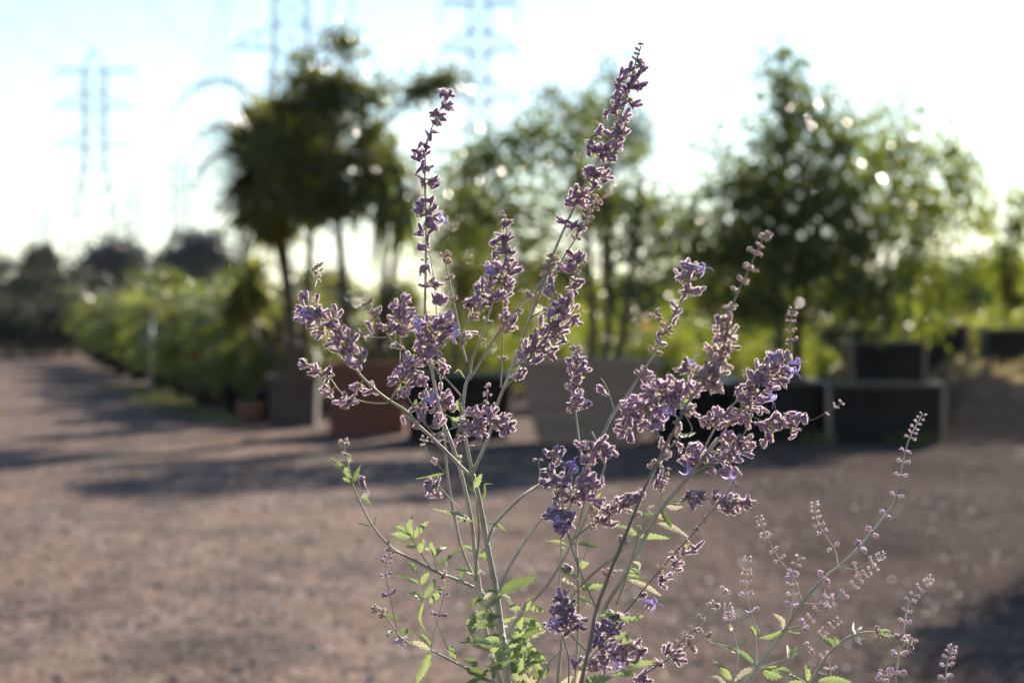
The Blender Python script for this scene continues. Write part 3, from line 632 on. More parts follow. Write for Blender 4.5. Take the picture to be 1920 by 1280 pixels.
# dry grass on the bank and under the boxes
def grass(name, label, spots, leafmat, h):
    mb = MB()
    for (c, n, r) in spots:
        q = np.asarray(c)+rng.normal(size=(n, 3))*np.array([r, r, 0]); q[:, 2] = hgt(q[:, 0], q[:, 1])+h*0.45
        dr = rng.normal(size=(n, 3))*0.35; dr[:, 2] += 1
        leaves(mb, q, dr, h*(0.6+0.8*rng.random(n)), 0.09)
    ob = mb.build(name, M[leafmat], smooth=False); ob['kind'] = 'stuff'; tag(ob, label, 'grass')
grass('dry_grass', 'dry straw coloured grass tufts on the earth bank', [(onbank(1812, 23.8), 170, .14), (onbank(1830, 24.5), 120, .2), (onbank(1725, 23.6), 110, .08), (onbank(1900, 22.6), 60, .3), (onbank(1850, 21.6), 50, .3)], 'straw', 0.16)
grass('weeds', 'low green weeds along the edge of the track', [(G(340, 28), 90, .2), (G(300, 31), 90, .25), (G(260, 36), 90, .3), (G(405, 25.6), 60, .2), (G(1540, 19.9), 40, .1), (G(1715, 19.7), 40, .12), (G(-25, 26), 60, .08)], 'leaf_light', 0.14)

# ------------------------------------------------------------------ pylons and wires
def lat(mb, a, b, r): tube(mb, [a, b], r, r, 4, cap=False)
def pylon_proto(loc, H=45.0, q=1.0):
    lat = lambda mb, a, b, r: tube(mb, [a, b], r*q, r*q, 4, cap=False)
    t = thing('power_pylon', 'x', 'pylon', loc, 'lattice power pylons on the horizon'); loc = np.asarray(loc, float)
    body, arms = MB(), MB(); wid = lambda z: 1.7 + max(0, (27.5-z)/27.5)**1.15*5.0
    lv = [0, 7, 13, 18, 22, 25.5, 28.5, 31.5, 34.5, 37.5, 41]
    cor = lambda z, k: loc + np.array([(-1, 1, 1, -1)[k]*wid(z), (-1, -1, 1, 1)[k]*wid(z)*0.8, z])
    for a, b in zip(lv[:-1], lv[1:]):
        for k in range(4):
            k2 = (k+1) % 4
            lat(body, cor(a, k), cor(b, k), 0.15); lat(body, cor(a, k), cor(b, k2), 0.07); lat(body, cor(a, k2), cor(b, k), 0.07); lat(body, cor(b, k), cor(b, k2), 0.09)
    for k in range(4): lat(body, cor(41, k), loc+np.array([0, 0, H]), 0.16)
    body.build('tower_body', M['steel'], t)
    for z in (29.0, 35.2, 41.0):
        for s_ in (-1, 1):
            am = MB(); tip = loc+np.array([s_*6.4, 0, z])
            for y_ in (-1, 1):
                rt = loc+np.array([s_*1.7, y_*1.36, z]); up = loc+np.array([s_*1.7, y_*1.36, min(z+2.2, 41)])
                lat(am, rt, tip, 0.13); lat(am, up, tip+np.array([0, 0, 0.3]), 0.09)
                for f in (0.33, 0.66): lat(am, rt*(1-f)+tip*f, up*(1-f)+(tip+np.array([0,0,.3]))*f, 0.06)
            lat(am, tip, tip+np.array([0, 0, -2.6]), 0.12)
            am.build('cross_arm', M['steel'], t)
    return t
py1 = pylon_proto(G(178, 368), q=0.8); py1['label'] = 'tall lattice pylon with three cross arms at the far left'
py3 = pylon_proto(G(546, 236), q=0.62); py3['label'] = ('nearest lattice pylon, cut by the top edge above the dark leafy tree')
py4 = pylon_proto(G(899, 290), q=1.0); py4.scale = (0.76, 0.76, 1.0); py4['label'] = ('lattice pylon between the dark tree and the olive green tree')
py2 = pylon_proto(G(252, 690), q=1.0); py2['label'] = 'small distant pylon right of the tall far left one, above the grey round tree'
copy_thing(py2, G(86, 820), 0, 1.0, 'smallest faint pylon above the dark pointed tree at the left')
copy_thing(py2, G(338, 600), 0, 1.0, 'faint distant pylon under the arching palm frond')
def wire(a, b, sag, label, g='power lines strung from the pylons'):
    a, b = np.asarray(a, float), np.asarray(b, float); mb = MB()
    pts = [a*(1-s_)+b*s_ - np.array([0, 0, sag*4*s_*(1-s_)]) for s_ in np.linspace(0, 1, 14)]
    tube(mb, pts, 0.07, 0.07, 4, cap=False)
    tag(mb.build('power_line', M['steel'], origin=a), label, 'cable', g)
for s_ in (-1, 1):
    for z in (26.4, 32.6, 38.4):
        wire(G(178, 368)+np.array([s_*6.4, 0, z]), np.array([-30+s_*6.4, -40, z+6]), 7, 'thin power line running overhead from the tall far left pylon')
        wire(G(546, 236)+np.array([s_*6.4, 0, z]), np.array([-9+s_*6.4, -60, z+6]), 6, 'thin power line running overhead from the nearest pylon')
        wire(G(546, 236)+np.array([s_*6.4, 0, z]), G(338, 600)+np.array([s_*6.4, 0, z]), 9, 'thin power line from the nearest pylon to the faint one under the frond')

# ------------------------------------------------------------------ the flowering sage
CR = {'P': (0, 0, 1), '1': (520, 60, 3.2), '2': (520, 460, 3.2), '3': (860, 380, 3.2), '4': (1000, 60, 3.2), '5': (1150, 420, 2.8444), '6': (600, 820, 2.7833), '7': (980, 820, 2.7833), '8': (1340, 760, 2.4615), 'q': (480, 580, 3.0968)}
def cv(c, x, y): ox, oy, s = CR[c]; return ox + x/s, oy + y/s
PXM = FOCUS/FPX                     # metres per photo pixel at the focus distance

def calyx_template(n=7, rings=((0, .22), (.12, .50), (.35, .82), (.62, 1.0), (.86, .98), (.97, .82), (1.0, .62), (.93, .45), (.72, .28))):
    V = []; A = []
    for z, r in rings:
        for k in range(n): a = 2*math.pi*k/n; V.append([r*math.cos(a), r*math.sin(a), z]); A.append(z)
    F = [[i*n+k, i*n+(k+1) % n, (i+1)*n+(k+1) % n, (i+1)*n+k] for i in range(len(rings)-1) for k in range(n)]
    F.append([(len(rings)-1)*n+k for k in range(n)])
    A = np.clip(np.array(A), 0, 1)
    return np.array(V), F, A
CT = calyx_template(8, ((0, .30), (.15, .48), (.38, .70), (.62, .94), (.80, 1.0), (.93, .80), (1.0, .36), (1.012, .10)))
CM = calyx_template(8, ((0, .30), (.15, .48), (.38, .70), (.65, .92), (.86, 1.0), (1.0, 1.0), (.97, .74), (.72, .5)))
BT = calyx_template(6, ((0, .3), (.2, .8), (.5, 1.0), (.8, .85), (.95, .5), (1.0, .15)))
def put_calyx(mb, tip_base, d, L_, r, tpl=CT, hairs=150, hl=0.0009, bend=0.0, mat=0):
    u, v, w_ = frame(d); V, F, A = tpl
    j = 1 + 0.10*rng.normal(size=(len(V), 1))*0.4
    Z = V[:, 2:3]
    W = tip_base + (V[:, 0:1]*u*r + V[:, 1:2]*v*r*0.85)*j + Z*w_*L_ + u*bend*(Z**2)*L_
    mb.add(W, F, mat, A)
    # woolly hairs: thin real triangles standing off the surface
    if hairs:
        th = rng.random(hairs)*2*math.pi; zz = rng.random(hairs)**0.8
        rr = np.interp(zz, [0, .12, .35, .62, .86, 1.0], [.30, .45, .67, .94, .96, .4])*r
        nr = np.cos(th)[:, None]*u + np.sin(th)[:, None]*v
        b = tip_base + nr*rr[:, None]*np.array(1.0) + zz[:, None]*w_*L_ + u*bend*(zz[:, None]**2)*L_
        dr = nr*(0.8) + w_*(0.15+0.7*zz[:, None]) + rng.normal(size=(hairs, 3))*0.35
        dr /= np.linalg.norm(dr, axis=1, keepdims=True); hh = hl*(0.5+0.9*rng.random(hairs))[:, None]
        sd = np.cross(dr, rng.normal(size=(hairs, 3))); sd /= np.linalg.norm(sd, axis=1, keepdims=True)
        hw = 0.00007
        V3 = np.stack([b - sd*hw, b + sd*hw, b + dr*hh], 1).reshape(-1, 3)
        mb.add_fast(V3, np.arange(hairs*3).reshape(-1, 3), 1)

def closest(path, p):
    P_ = np.array(path); i = int(np.argmin(((P_-p)**2).sum(1))); return P_[i], i
class Stem: pass
def make_stem(root, c, pts, w0, w1, dz0=0.0, dz1=None, mat='stem', ext=None, name='stem'):
    """a stem traced in photo crop c; dz = metres behind the focus plane at its start and end; ext = True carries it down to the ground"""
    dz1 = dz0 if dz1 is None else dz1
    n = len(pts); W = [P(*cv(c, x, y), FOCUS + dz0 + (dz1-dz0)*i/(n-1) + (0.004*rng.normal() if 0 < i < n-1 else 0)) for i, (x, y) in enumerate(pts)]
    W = smooth_path(W, 5); r0, r1 = w0*PXM/2*0.92, w1*PXM/2*0.92
    s = Stem(); s.path = W; s.dz = dz0; mb = MB()
    if ext is not None:
        b = np.array(root['o3']) + np.array([rng.normal()*0.012, rng.normal()*0.012, 0]); a = W[0]; t0 = unit(W[0]-W[3])
        m1 = a + t0*0.22; m1[0] = m1[0]*0.6 + b[0]*0.4; m2 = b + np.array([(a[0]-b[0])*0.22, (a[1]-b[1])*0.2, 0.30])
        low = smooth_path([b, m2, m1, a], 6)
        tube(mb, low, r0*1.5, r0, 8, square=0.10)
    tube(mb, W, r0, r1, 8, square=0.10)
    # swollen leaf scars (nodes) along the stem
    Ltot = sum(np.linalg.norm(np.array(W[i+1])-W[i]) for i in range(len(W)-1))
    for i in range(3, len(W)-2, 9):
        rr = r0+(r1-r0)*i/len(W); d = unit(W[i+1]-W[i])
        tube(mb, [W[i]-d*rr*0.9, W[i], W[i]+d*rr*0.9], rr*1.06, rr*1.06, 8, square=0.16)
    s.obj = mb.build(name, M[mat], root); s.root = root
    s.fl = MB(); s.k = 'calyx'; return s
def blobs(s, c, lst, L_=0.0068, kind='calyx', finish=True, name='flower_spike', sc=1.0):
    """clusters of woolly calyces: (x, y, radius in photo px, number), fanning out from the nearest point of the stem"""
    for b in lst:
        x, y, R, n = b[:4]; px, py = cv(c, x, y)
        Rm = R*PXM*1.02; cen0 = P(px, py, FOCUS)
        # depth of the nearest stem point in image space
        PP = np.array(s.path); uv = np.stack([PP[:, 0]/PP[:, 1], (PP[:, 2]-CAM_H)/PP[:, 1]], 1); cuv = np.array([cen0[0]/cen0[1], (cen0[2]-CAM_H)/cen0[1]])
        i = int(np.argmin(((uv-cuv)**2).sum(1))); rootp = PP[i]; cen = cen0*1.0; k = rootp[1]/cen0[1]
        cen = np.array([0, 0, CAM_H]) + (cen0-np.array([0, 0, CAM_H]))*k
        ax = unit(PP[min(i+1, len(PP)-1)]-PP[max(i-1, 0)])
        cen = cen + np.array([0, (rng.random()-0.5)*Rm*1.2, 0])
        hub = cen + (rootp-cen)*0.35 if np.linalg.norm(cen-rootp) < 1.8*Rm else cen*1.0 + unit(rootp-cen)*Rm*0.35
        hub = hub - ax*Rm*0.25
        dist = np.linalg.norm(hub-rootp)
        if dist > 0.0008:
            tube(s.fl, smooth_path([rootp, (rootp+hub)/2+np.array([0, 0, -0.06*dist]), hub], 3), 0.00055, 0.0004, 5, mat=2)
        n2 = n if n < 5 else max(4, int(round(n*0.68)))
        for q in range(n2):
            u = rng.normal(size=3); u[1] *= 0.8; u = unit(u)
            tip = cen + u*Rm*(0.72+0.36*rng.random()) if n > 3 else cen + u*Rm*0.35
            st0 = hub + rng.normal(size=3)*0.0011
            d = unit(unit(tip-st0) + ax*0.30 + rng.normal(size=3)*0.16 - np.array([0, 0, 0.10]))
            L2 = L_*(0.78+0.34*rng.random())*sc; st = tip - d*L2
            # short stalk
            if np.linalg.norm(st-hub) > 0.0012: tube(s.fl, [hub, (hub+st)/2+rng.normal(size=3)*0.0003, st], 0.00030, 0.00034, 4, mat=2, cap=False)
            put_calyx(s.fl, st, d, L2, L2*(0.15+0.04*rng.random()), CM if rng.random() < 0.25 else CT, bend=rng.normal()*0.10)
        if n >= 4:                      # tiny bracts at the whorl
            for q in range(3):
                dd = unit(rng.normal(size=3)+ax*0.4); sd_ = unit(np.cross(dd, rng.normal(size=3)))*0.0009; Lb = 0.0036*(0.7+0.6*rng.random())
                s.fl.add([hub, hub+dd*Lb*0.5+sd_, hub+dd*Lb, hub+dd*Lb*0.5-sd_], [[0, 1, 2, 3]], 2)
    s.k = kind
def dry_nodes(s, c, lst, size=1.0):
    """small dry or unopened whorls hugging the stem"""
    PP = np.array(s.path)
    for (x, y) in lst:
        cen0 = P(*cv(c, x, y), FOCUS); uv = np.stack([PP[:, 0]/PP[:, 1], (PP[:, 2]-CAM_H)/PP[:, 1]], 1); cuv = np.array([cen0[0]/cen0[1], (cen0[2]-CAM_H)/cen0[1]])
        i = int(np.argmin(((uv-cuv)**2).sum(1))); p = PP[i]; ax = unit(PP[min(i+1, len(PP)-1)]-PP[max(i-1, 0)]); u, v, _ = frame(ax)
        for q in range(int(rng.integers(3, 7))):
            a = rng.random()*6.28; d = unit(u*math.cos(a)+v*math.sin(a)+ax*0.35+rng.normal(size=3)*0.15); L2 = 0.0022*min(size, 1.5)*(0.7+0.6*rng.random())
            put_calyx(s.fl, p+d*0.0007+rng.normal(size=3)*0.0004, d, L2, L2*0.30, BT, 26, 0.0006, mat=3)
def bud_pairs(s, c, lst, s0=1.0, s1=0.45):
    """opposite pairs of young buds at each node, shrinking towards the tip"""
    PP = np.array(s.path); n = len(lst)
    for j, (x, y) in enumerate(lst):
        cen0 = P(*cv(c, x, y), FOCUS); uv = np.stack([PP[:, 0]/PP[:, 1], (PP[:, 2]-CAM_H)/PP[:, 1]], 1); cuv = np.array([cen0[0]/cen0[1], (cen0[2]-CAM_H)/cen0[1]])
        i = int(np.argmin(((uv-cuv)**2).sum(1))); p = PP[i]; ax = unit(PP[min(i+1, len(PP)-1)]-PP[max(i-1, 0)])
        k = (s0+(s1*0.75-s0)*(j/max(1, n-1))**0.7)*0.92; side = unit(np.cross(ax, np.array([0, 1., 0]))); fr = np.array([0, -1., 0]); a0 = rng.normal()*0.35
        for sg in (-1, 1):
            for e in range(2 if k > 1.0 else 1):
                d = unit(side*sg*math.cos(a0)+fr*math.sin(a0+e*1.2*sg)+ax*(0.25+0.2*rng.random())+rng.normal(size=3)*0.08)
                L2 = 0.0037*k*(0.85+0.3*rng.random())
                put_calyx(s.fl, p+d*0.0009, d, L2, L2*0.31, BT if k < 0.8 else CT, 26, 0.0007)
        if k > 0.5: put_calyx(s.fl, p+fr*0.0008, unit(fr+ax*0.6), 0.0022*k, 0.0008*k, BT, 12, 0.0006)
def opens(s, c, lst):
    """open two-lipped blue violet flowers, each a mesh of its own"""
    PP = np.array(s.path)
    for (x, y, ang) in lst:
        px, py = cv(c, x, y); cen0 = P(px, py, FOCUS); uv = np.stack([PP[:, 0]/PP[:, 1], (PP[:, 2]-CAM_H)/PP[:, 1]], 1); cuv = np.array([cen0[0]/cen0[1], (cen0[2]-CAM_H)/cen0[1]])
        i = int(np.argmin(((uv-cuv)**2).sum(1))); k = PP[i][1]/cen0[1]; cen = np.array([0, 0, CAM_H])+(cen0-np.array([0, 0, CAM_H]))*k + np.array([0, -0.004, 0])
        d = unit(np.array([math.cos(math.radians(ang)), -0.45, math.sin(math.radians(ang))])); u, v, _ = frame(d); mb = MB()
        tube(mb, [cen-d*0.007, cen-d*0.003, cen], 0.0007, 0.0013, 8, cap=False)
        for q, (a, ll, ww) in enumerate([(90, .0026, .0012), (50, .0027, .0011), (130, .0026, .0011), (10, .0022, .0009), (170, .0022, .0009), (270, .0048, .0015)]):
            a = math.radians(a+rng.normal()*8); out = unit(u*math.cos(a)+v*math.sin(a)); sd_ = np.cross(d, out)
            V = []; prof = [(0, .5), (.35, 1), (.7, .95), (1, .35)]
            for s_, w_ in prof:
                q_ = cen + out*(0.0009+ll*s_) + d*(0.0018*s_ - 0.0035*s_*s_)
                V += [q_-sd_*ww*w_+d*0.0005, q_-d*0.0001, q_+sd_*ww*w_+d*0.0005]
            mb.add(V, [[3*r, 3*r+1, 3*r+4, 3*r+3] for r in range(3)]+[[3*r+1, 3*r+2, 3*r+5, 3*r+4] for r in range(3)])
        for e in (-1, 1): tube(mb, [cen, cen+d*0.004+v*0.001+u*e*0.0006, cen+d*0.0062-v*0.0006+u*e*0.001], 0.00015, 0.00015, 4)
        mb.build('open_flower', M['petal'], s.obj)
def finish(s, kind=None, name='flower_spike'):
    if s.fl.n: s.fl.build(name, [M[kind or s.k], M['hair'], M['bract'], M['husk']], s.obj, along=True)
def leaf(s, c, pts, w, mat='sage_leaf', teeth=9, curl=0.0, name='leaf', dz=0.0):
    """a narrow, coarsely toothed sage leaf following the traced midrib"""
    a0 = cv(c, *pts[0]); a1 = cv(c, *pts[-1]); PP = np.array(s.path); cen0 = P(*a0, FOCUS)
    uv = np.stack([PP[:, 0]/PP[:, 1], (PP[:, 2]-CAM_H)/PP[:, 1]], 1); cuv = np.array([cen0[0]/cen0[1], (cen0[2]-CAM_H)/cen0[1]])
    i = int(np.argmin(((uv-cuv)**2).sum(1))); dep = PP[i][1]
    lean = rng.normal()*0.010
    W = [P(*cv(c, x, y), dep + dz + (lean*k/(len(pts)-1))) for k, (x, y) in enumerate(pts)]
    if len(W) == 2:
        m_ = (W[0]+W[1])/2; ln = np.linalg.norm(W[1]-W[0]); W = [W[0], m_+np.array([0, rng.normal()*0.06, 0.05+0.05*rng.normal()])*ln, W[1]]
    n = 3*teeth; path = smooth_path(W, max(2, int(math.ceil(n/(len(W)-1))))); n = len(path); hw = w*PXM/2
    L_ = sum(np.linalg.norm(path[k+1]-path[k]) for k in range(n-1)); hw = min(hw, L_*0.26)
    view = np.array([0, -1., 0.25]); tw0 = rng.normal()*0.35 ; tw1 = rng.normal()*0.9
    V = []; A = []
    for k, p in enumerate(path):
        t = k/(n-1); tg = unit(path[min(k+1, n-1)]-path[max(k-1, 0)]); sd_ = unit(np.cross(tg, view)); nr = np.cross(sd_, tg)
        a = tw0+(tw1-tw0)*t; sd2 = sd_*math.cos(a)+nr*math.sin(a); nr2 = -sd_*math.sin(a)+nr*math.cos(a)
        env = max(0.0, math.sin(math.pi*min(1, (t*0.97+0.02))**0.8))**0.8 if t > 0.06 else 0.12
        tooth = 1.0 if k % 3 == 1 else (0.80 if k % 3 == 2 else 0.68)
        wv = hw*(env*tooth+0.03)
        lift = hw*env*(0.35+curl); fw = tg*(hw*0.30 if k % 3 == 1 else 0)
        rp = 0.12*hw*math.sin(t*9+lean*900)
        V += [p-sd2*wv+nr2*(lift+rp)+fw, p-sd2*wv*0.5+nr2*lift*0.65, p-nr2*hw*0.08, p+sd2*wv*0.5+nr2*lift*0.65, p+sd2*wv+nr2*(lift-rp)+fw]
    F = [[5*k+j, 5*k+j+1, 5*k+j+6, 5*k+j+5] for k in range(n-1) for j in range(4)]
    mb = MB(); mb.add(V, F)
    o = mb.build(name, M[mat], s.obj); return o

# --- main plant
base = P(985, 640, 1.33); base[2] = 0.0
pl = thing('flowering_sage', 'tall silvery sage with many purple woolly flower spikes, sharp in the foreground', 'flowering plant', base)
S = {}
def st(k, *a, **kw): S[k] = make_stem(pl, *a, **kw); return S[k]
st('main', '6', [(985, 1300), (975, 1230), (960, 1100), (940, 950), (915, 780), (880, 600), (850, 430), (820, 280), (797, 190)], 13, 9, 0.0, 0.0, ext=1)
st('right', 'q', [(1255, 950), (1290, 880), (1350, 740), (1400, 560), (1425, 490), (1470, 380), (1540, 190), (1610, 0)], 7.5, 6.5, 0.0, 0.005)
st('tall', '3', [(440, 650), (515, 470), (560, 330), (640, 140), (700, 20), (760, -110), (850, -270), (930, -420), (1000, -600), (1050, -800), (1095, -940)], 6.2, 2.6, 0.005, 0.01)
st('mid', 'q', [(1255, 940), (1215, 740), (1200, 600), (1215, 450), (1240, 380)], 6.5, 6, 0.0)
st('mid_a', '3', [(67, 1060), (80, 940), (128, 825), (190, 640), (240, 480), (280, 330), (290, 200), (283, 70)], 5.2, 2.2, 0, 0.0)
st('mid_b', '3', [(70, 1050), (180, 870), (300, 700), (420, 560), (515, 450)], 5, 4.5, 0.0, 0.004)
st('mid_c', '2', [(1135, 700), (1110, 600), (1080, 450), (1050, 300), (1020, 150), (998, 50)], 4.5, 2.5, 0, 0.01, 'stem')
st('left', '6', [(800, 205), (760, 175), (690, 105), (570, -12), (450, -120)], 7, 6.2, 0.0, -0.01)
st('left_b', '2', [(840, 1064), (760, 985), (680, 935), (600, 875), (500, 780), (440, 690), (370, 560), (300, 470), (220, 400), (150, 300)], 6, 2.5, -0.01, -0.02, 'stem_green')
st('left_tip', '2', [(215, 300), (225, 250), (238, 200), (243, 130)], 2.2, 1.3, -0.02, -0.01, 'stem_green')
st('left_c', '2', [(665, 945), (610, 948), (530, 940), (430, 910), (370, 870), (320, 800), (260, 750), (150, 700)], 3, 1.8, -0.01, -0.02, 'stem_green')
st('left_d', '2', [(680, 928), (710, 870), (760, 790), (820, 720), (880, 640), (920, 560), (960, 470)], 4, 2.2, -0.012, -0.035, 'stem_green')
st('a2', '6', [(945, 1290), (880, 1080), (850, 900), (830, 760), (810, 620), (790, 430), (740, 200), (690, 40), (640, -95), (600, -260), (575, -420)], 9, 6, 0.012, 0.015, ext=1)
st('a2_up', '2', [(920, 740), (905, 620), (885, 470), (888, 250), (893, 0), (893, -130)], 5.6, 4, 0.015, 0.012)
st('a2_top', '1', [(895, 1150), (888, 1000), (885, 880), (892, 700), (905, 640), (945, 530), (985, 450), (1012, 370)], 4, 2.0, 0.012, 0.01)
st('a1', '6', [(960, 1120), (930, 990), (870, 850), (800, 720), (740, 580), (705, 430), (665, 200), (652, 0), (648, -120)], 7, 4.5, 0.02, 0.03, ext=1)
st('a1_up', 'q', [(1098, 790), (1080, 640), (1075, 450), (1058, 280), (1050, 120), (1046, 0), (1036, -130), (1015, -290), (1005, -330), (1065, -372)], 3.2, 1.6, 0.03, 0.03)
st('d_green', '6', [(812, 745), (815, 650), (830, 500), (820, 360), (800, 250)], 5, 3, -0.012, -0.006, 'stem_green')
st('e1', '6', [(868, 565), (890, 500), (930, 430), (1040, 320), (1145, 248), (1200, 280)], 6.5, 5, 0.0, 0.03)
st('e1_tip', '6', [(1142, 250), (1146, 180), (1138, 115)], 2.5, 1.6, 0.03)
st('e2', '6', [(935, 805), (970, 710), (1060, 560), (1169, 410), (1250, 320)], 6.5, 5, 0.0, 0.03)
st('e3', '6', [(980, 1045), (1040, 930), (1169, 790), (1250, 670), (1310, 560), (1350, 450), (1380, 330), (1400, 150), (1440, 60)], 7, 3.5, 0.0, 0.0)
st('l1', '6', [(800, 778), (700, 735), (580, 690), (450, 620), (370, 570), (280, 470), (210, 340), (170, 240), (145, 130), (120, 22)], 6, 2.4, 0.0, -0.03, 'stem')
st('l1b', '6', [(640, 715), (520, 650), (420, 605), (355, 585)], 4.5, 3, -0.012, -0.02, 'stem_brown')
st('l2', '6', [(985, 1320), (880, 1260), (720, 1180), (580, 1110), (500, 1085), (430, 1050), (370, 970), (300, 890)], 5.5, 2, -0.01, -0.02)
st('l2_up', '6', [(402, 1010), (370, 850), (345, 720), (350, 640), (375, 575)], 2.6, 1.8, -0.02, -0.02, 'stem_pale')
st('l2_mid', '6', [(580, 1110), (600, 1000), (620, 930), (645, 820), (650, 735)], 2.6, 1.8, -0.02, -0.015, 'stem_pale')
st('l2_in', '6', [(705, 1165), (660, 1090), (620, 990), (560, 850), (520, 730), (470, 650)], 3, 2, -0.012, -0.01, 'stem_pale')
st('sprig', '6', [(610, 700), (550, 640), (500, 560), (475, 500)], 2.8, 1.8, -0.012, -0.02, 'stem_green')
st('sprig2', '6', [(640, 715), (600, 660), (600, 610), (590, 570)], 2.2, 1.4, -0.01, -0.01, 'stem_green')
st('hook', '6', [(655, 187), (610, 135), (570, 90), (550, 40), (545, 0)], 2.0, 1.1, 0.03, 0.02, 'stem_brown')
st('sidefl', '6', [(730, 370), (690, 330), (640, 275), (598, 228)], 2.2, 1.4, 0.02, 0.0)
st('q_right', 'q', [(1030, 730), (1110, 700), (1200, 675), (1350, 655), (1490, 655)], 3, 1.8, -0.01, -0.02, 'stem_green')
st('q_curl', 'q', [(1180, 610), (1240, 575), (1330, 535), (1345, 480), (1343, 440)], 2.4, 1.0, 0.0, 0.0, 'stem_brown')
st('q_low', 'q', [(1010, 700), (940, 600), (900, 540), (870, 490)], 3.2, 1.8, 0.005, 0.02)
st('q_low2', 'q', [(1190, 500), (1100, 400), (1000, 300), (930, 240)], 4, 2.2, 0.0, -0.01)
st('tw1', '2', [(860, 720), (760, 620), (680, 560), (640, 500), (600, 420), (555, 350)], 3, 1.8, 0.01, 0.02)
st('tw2', '2', [(660, 553), (600, 553), (540, 545), (490, 515)], 2, 1.2, 0.015, 0.02, 'stem_brown')
st('tw3', '2', [(735, 700), (738, 590), (742, 500), (745, 420), (760, 320)], 2.4, 1.6, 0.01, 0.02)
st('g_left', '2', [(930, 675), (1000, 610), (1090, 520), (1160, 440), (1220, 350)], 3, 2, 0.005, 0.0, 'stem_green')
st('c_vert', '3', [(252, 1110), (262, 900), (265, 700), (265, 520)], 3.4, 2.2, 0.004)
st('c_spike', '3', [(258, 1140), (300, 1085), (350, 1040), (410, 960), (470, 870), (560, 760), (640, 670), (640, 600)], 4.8, 2.2, 0.003, -0.02, 'stem_green')
st('c_side', '3', [(430, 690), (520, 640), (600, 590), (680, 500), (720, 410), (748, 350)], 2.8, 1.4, 0.004, 0.01, 'stem_green')
st('c_par', '3', [(560, 450), (640, 310), (720, 190), (790, 60), (830, -10), (850, -30)], 3.2, 1.4, 0.008, 0.02)
st('brown', '7', [(300, 1300), (350, 1080), (385, 900), (450, 720), (520, 550), (570, 430), (640, 260), (700, 140), (775, -15)], 7.5, 5.5, -0.10, -0.11, 'stem_brown', ext=1)
st('brown_b', '5', [(300, 1150), (370, 1010), (420, 920), (500, 820), (570, 700), (600, 600), (615, 490), (660, 370), (700, 290), (760, 160), (806, 58)], 5.5, 2.0, -0.11, -0.13, 'stem_brown')
st('brown_c', '5', [(300, 1190), (360, 1140), (420, 1090), (330, 960), (200, 960), (60, 1060)], 3.5, 2, -0.10, -0.08, 'stem_green')
st('pair', '7', [(290, 1290), (430, 895), (520, 745), (600, 600), (680, 430), (740, 345), (830, 240), (1020, 0)], 9, 5.5, 0.03, 0.03, ext=1)
st('pair_b', '7', [(600, 610), (640, 530), (700, 410), (770, 325), (870, 205), (1040, -10)], 5, 4.5, 0.025, 0.025)
st('e_spike', '5', [(495, 1175), (560, 1060), (640, 960), (720, 900), (790, 820), (860, 740), (915, 690)], 4.8, 2.2, 0.03, 0.02, 'stem')
st('e_spike2', '5', [(560, 1150), (640, 1030), (720, 930), (850, 760), (940, 690), (950, 640), (945, 560), (950, 500), (960, 450)], 4.0, 1.6, 0.025, 0.015, 'stem_green')
st('e_side', '5', [(630, 980), (700, 1005), (770, 1040), (850, 1065), (950, 1040), (1050, 1045), (1110, 1020), (1170, 985), (1222, 950)], 2.6, 1.1, 0.02, 0.0, 'stem_brown')
st('e_low', '5', [(510, 1220), (600, 1200), (680, 1140), (720, 1070), (740, 1000)], 3, 2, 0.02, 0.02, 'stem_green')
st('e_low2', '7', [(840, 230), (900, 180), (960, 150), (1030, 120), (1110, 90)], 3.4, 2, 0.02, 0.01, 'stem_green')
st('sil', '7', [(180, 1290), (230, 900), (330, 745), (480, 620), (600, 510), (700, 390), (740, 345)], 6.5, 5, 0.05, 0.04, ext=1)
st('sil_b', '7', [(490, 870), (540, 740), (570, 640), (600, 520), (610, 460)], 4.5, 2.8, 0.015, 0.015, 'stem_green')
st('f_long', '5', [(-180, 1400), (-60, 1130), (0, 1010), (60, 930), (140, 810), (220, 680), (300, 520), (370, 400), (420, 215)], 6.5, 3, 0.03, 0.02)
st('f_low', '7', [(270, 1290), (290, 1000), (290, 700), (280, 540), (330, 420), (390, 250), (430, 120), (360, -30)], 5.5, 3.5, 0.04, 0.03, ext=1)
st('f_tw', '5', [(265, 555), (240, 515), (228, 475)], 1.8, 1.2, 0.025, 0.025, 'stem_green')
st('iso', '3', [(740, 1550), (705, 1280), (700, 1200), (690, 1100), (705, 1000), (700, 880)], 3.5, 1.8, 0.02, 0.02)
st('iso_b', '3', [(935, 1250), (890, 1110), (852, 1050)], 3, 1.8, 0.03, 0.03)
st('dark_dn', '7', [(385, 890), (300, 700), (240, 520), (205, 340), (200, 240)], 3.8, 2.6, -0.05, -0.03, 'stem_green')
st('vert', '7', [(195, 820), (195, 700), (200, 560), (195, 430), (190, 320)], 3.4, 2.2, 0.03, 0.0)
st('cl_top', '7', [(270, 560), (230, 480), (240, 380), (290, 260), (350, 100), (400, 20)], 3.4, 2.2, -0.01, -0.01, 'stem_green')
st('cl_left', '7', [(260, 480), (200, 380), (170, 240), (150, 140), (185, 30)], 3, 1.8, -0.02, -0.02, 'stem_green')
st('cl_right', '7', [(250, 540), (340, 470), (450, 410), (500, 380), (600, 300)], 3, 2, 0.0, -0.01, 'stem_brown')
st('bk_thin', '7', [(315, 640), (350, 540), (365, 430), (370, 380)], 2.6, 1.6, 0.05, 0.05, 'stem_pale')
st('twig', '7', [(530, 915), (640, 780), (760, 640), (880, 510), (990, 380), (1050, 310), (1100, 248)], 3.8, 1.3, -0.03, -0.05, 'stem_brown')
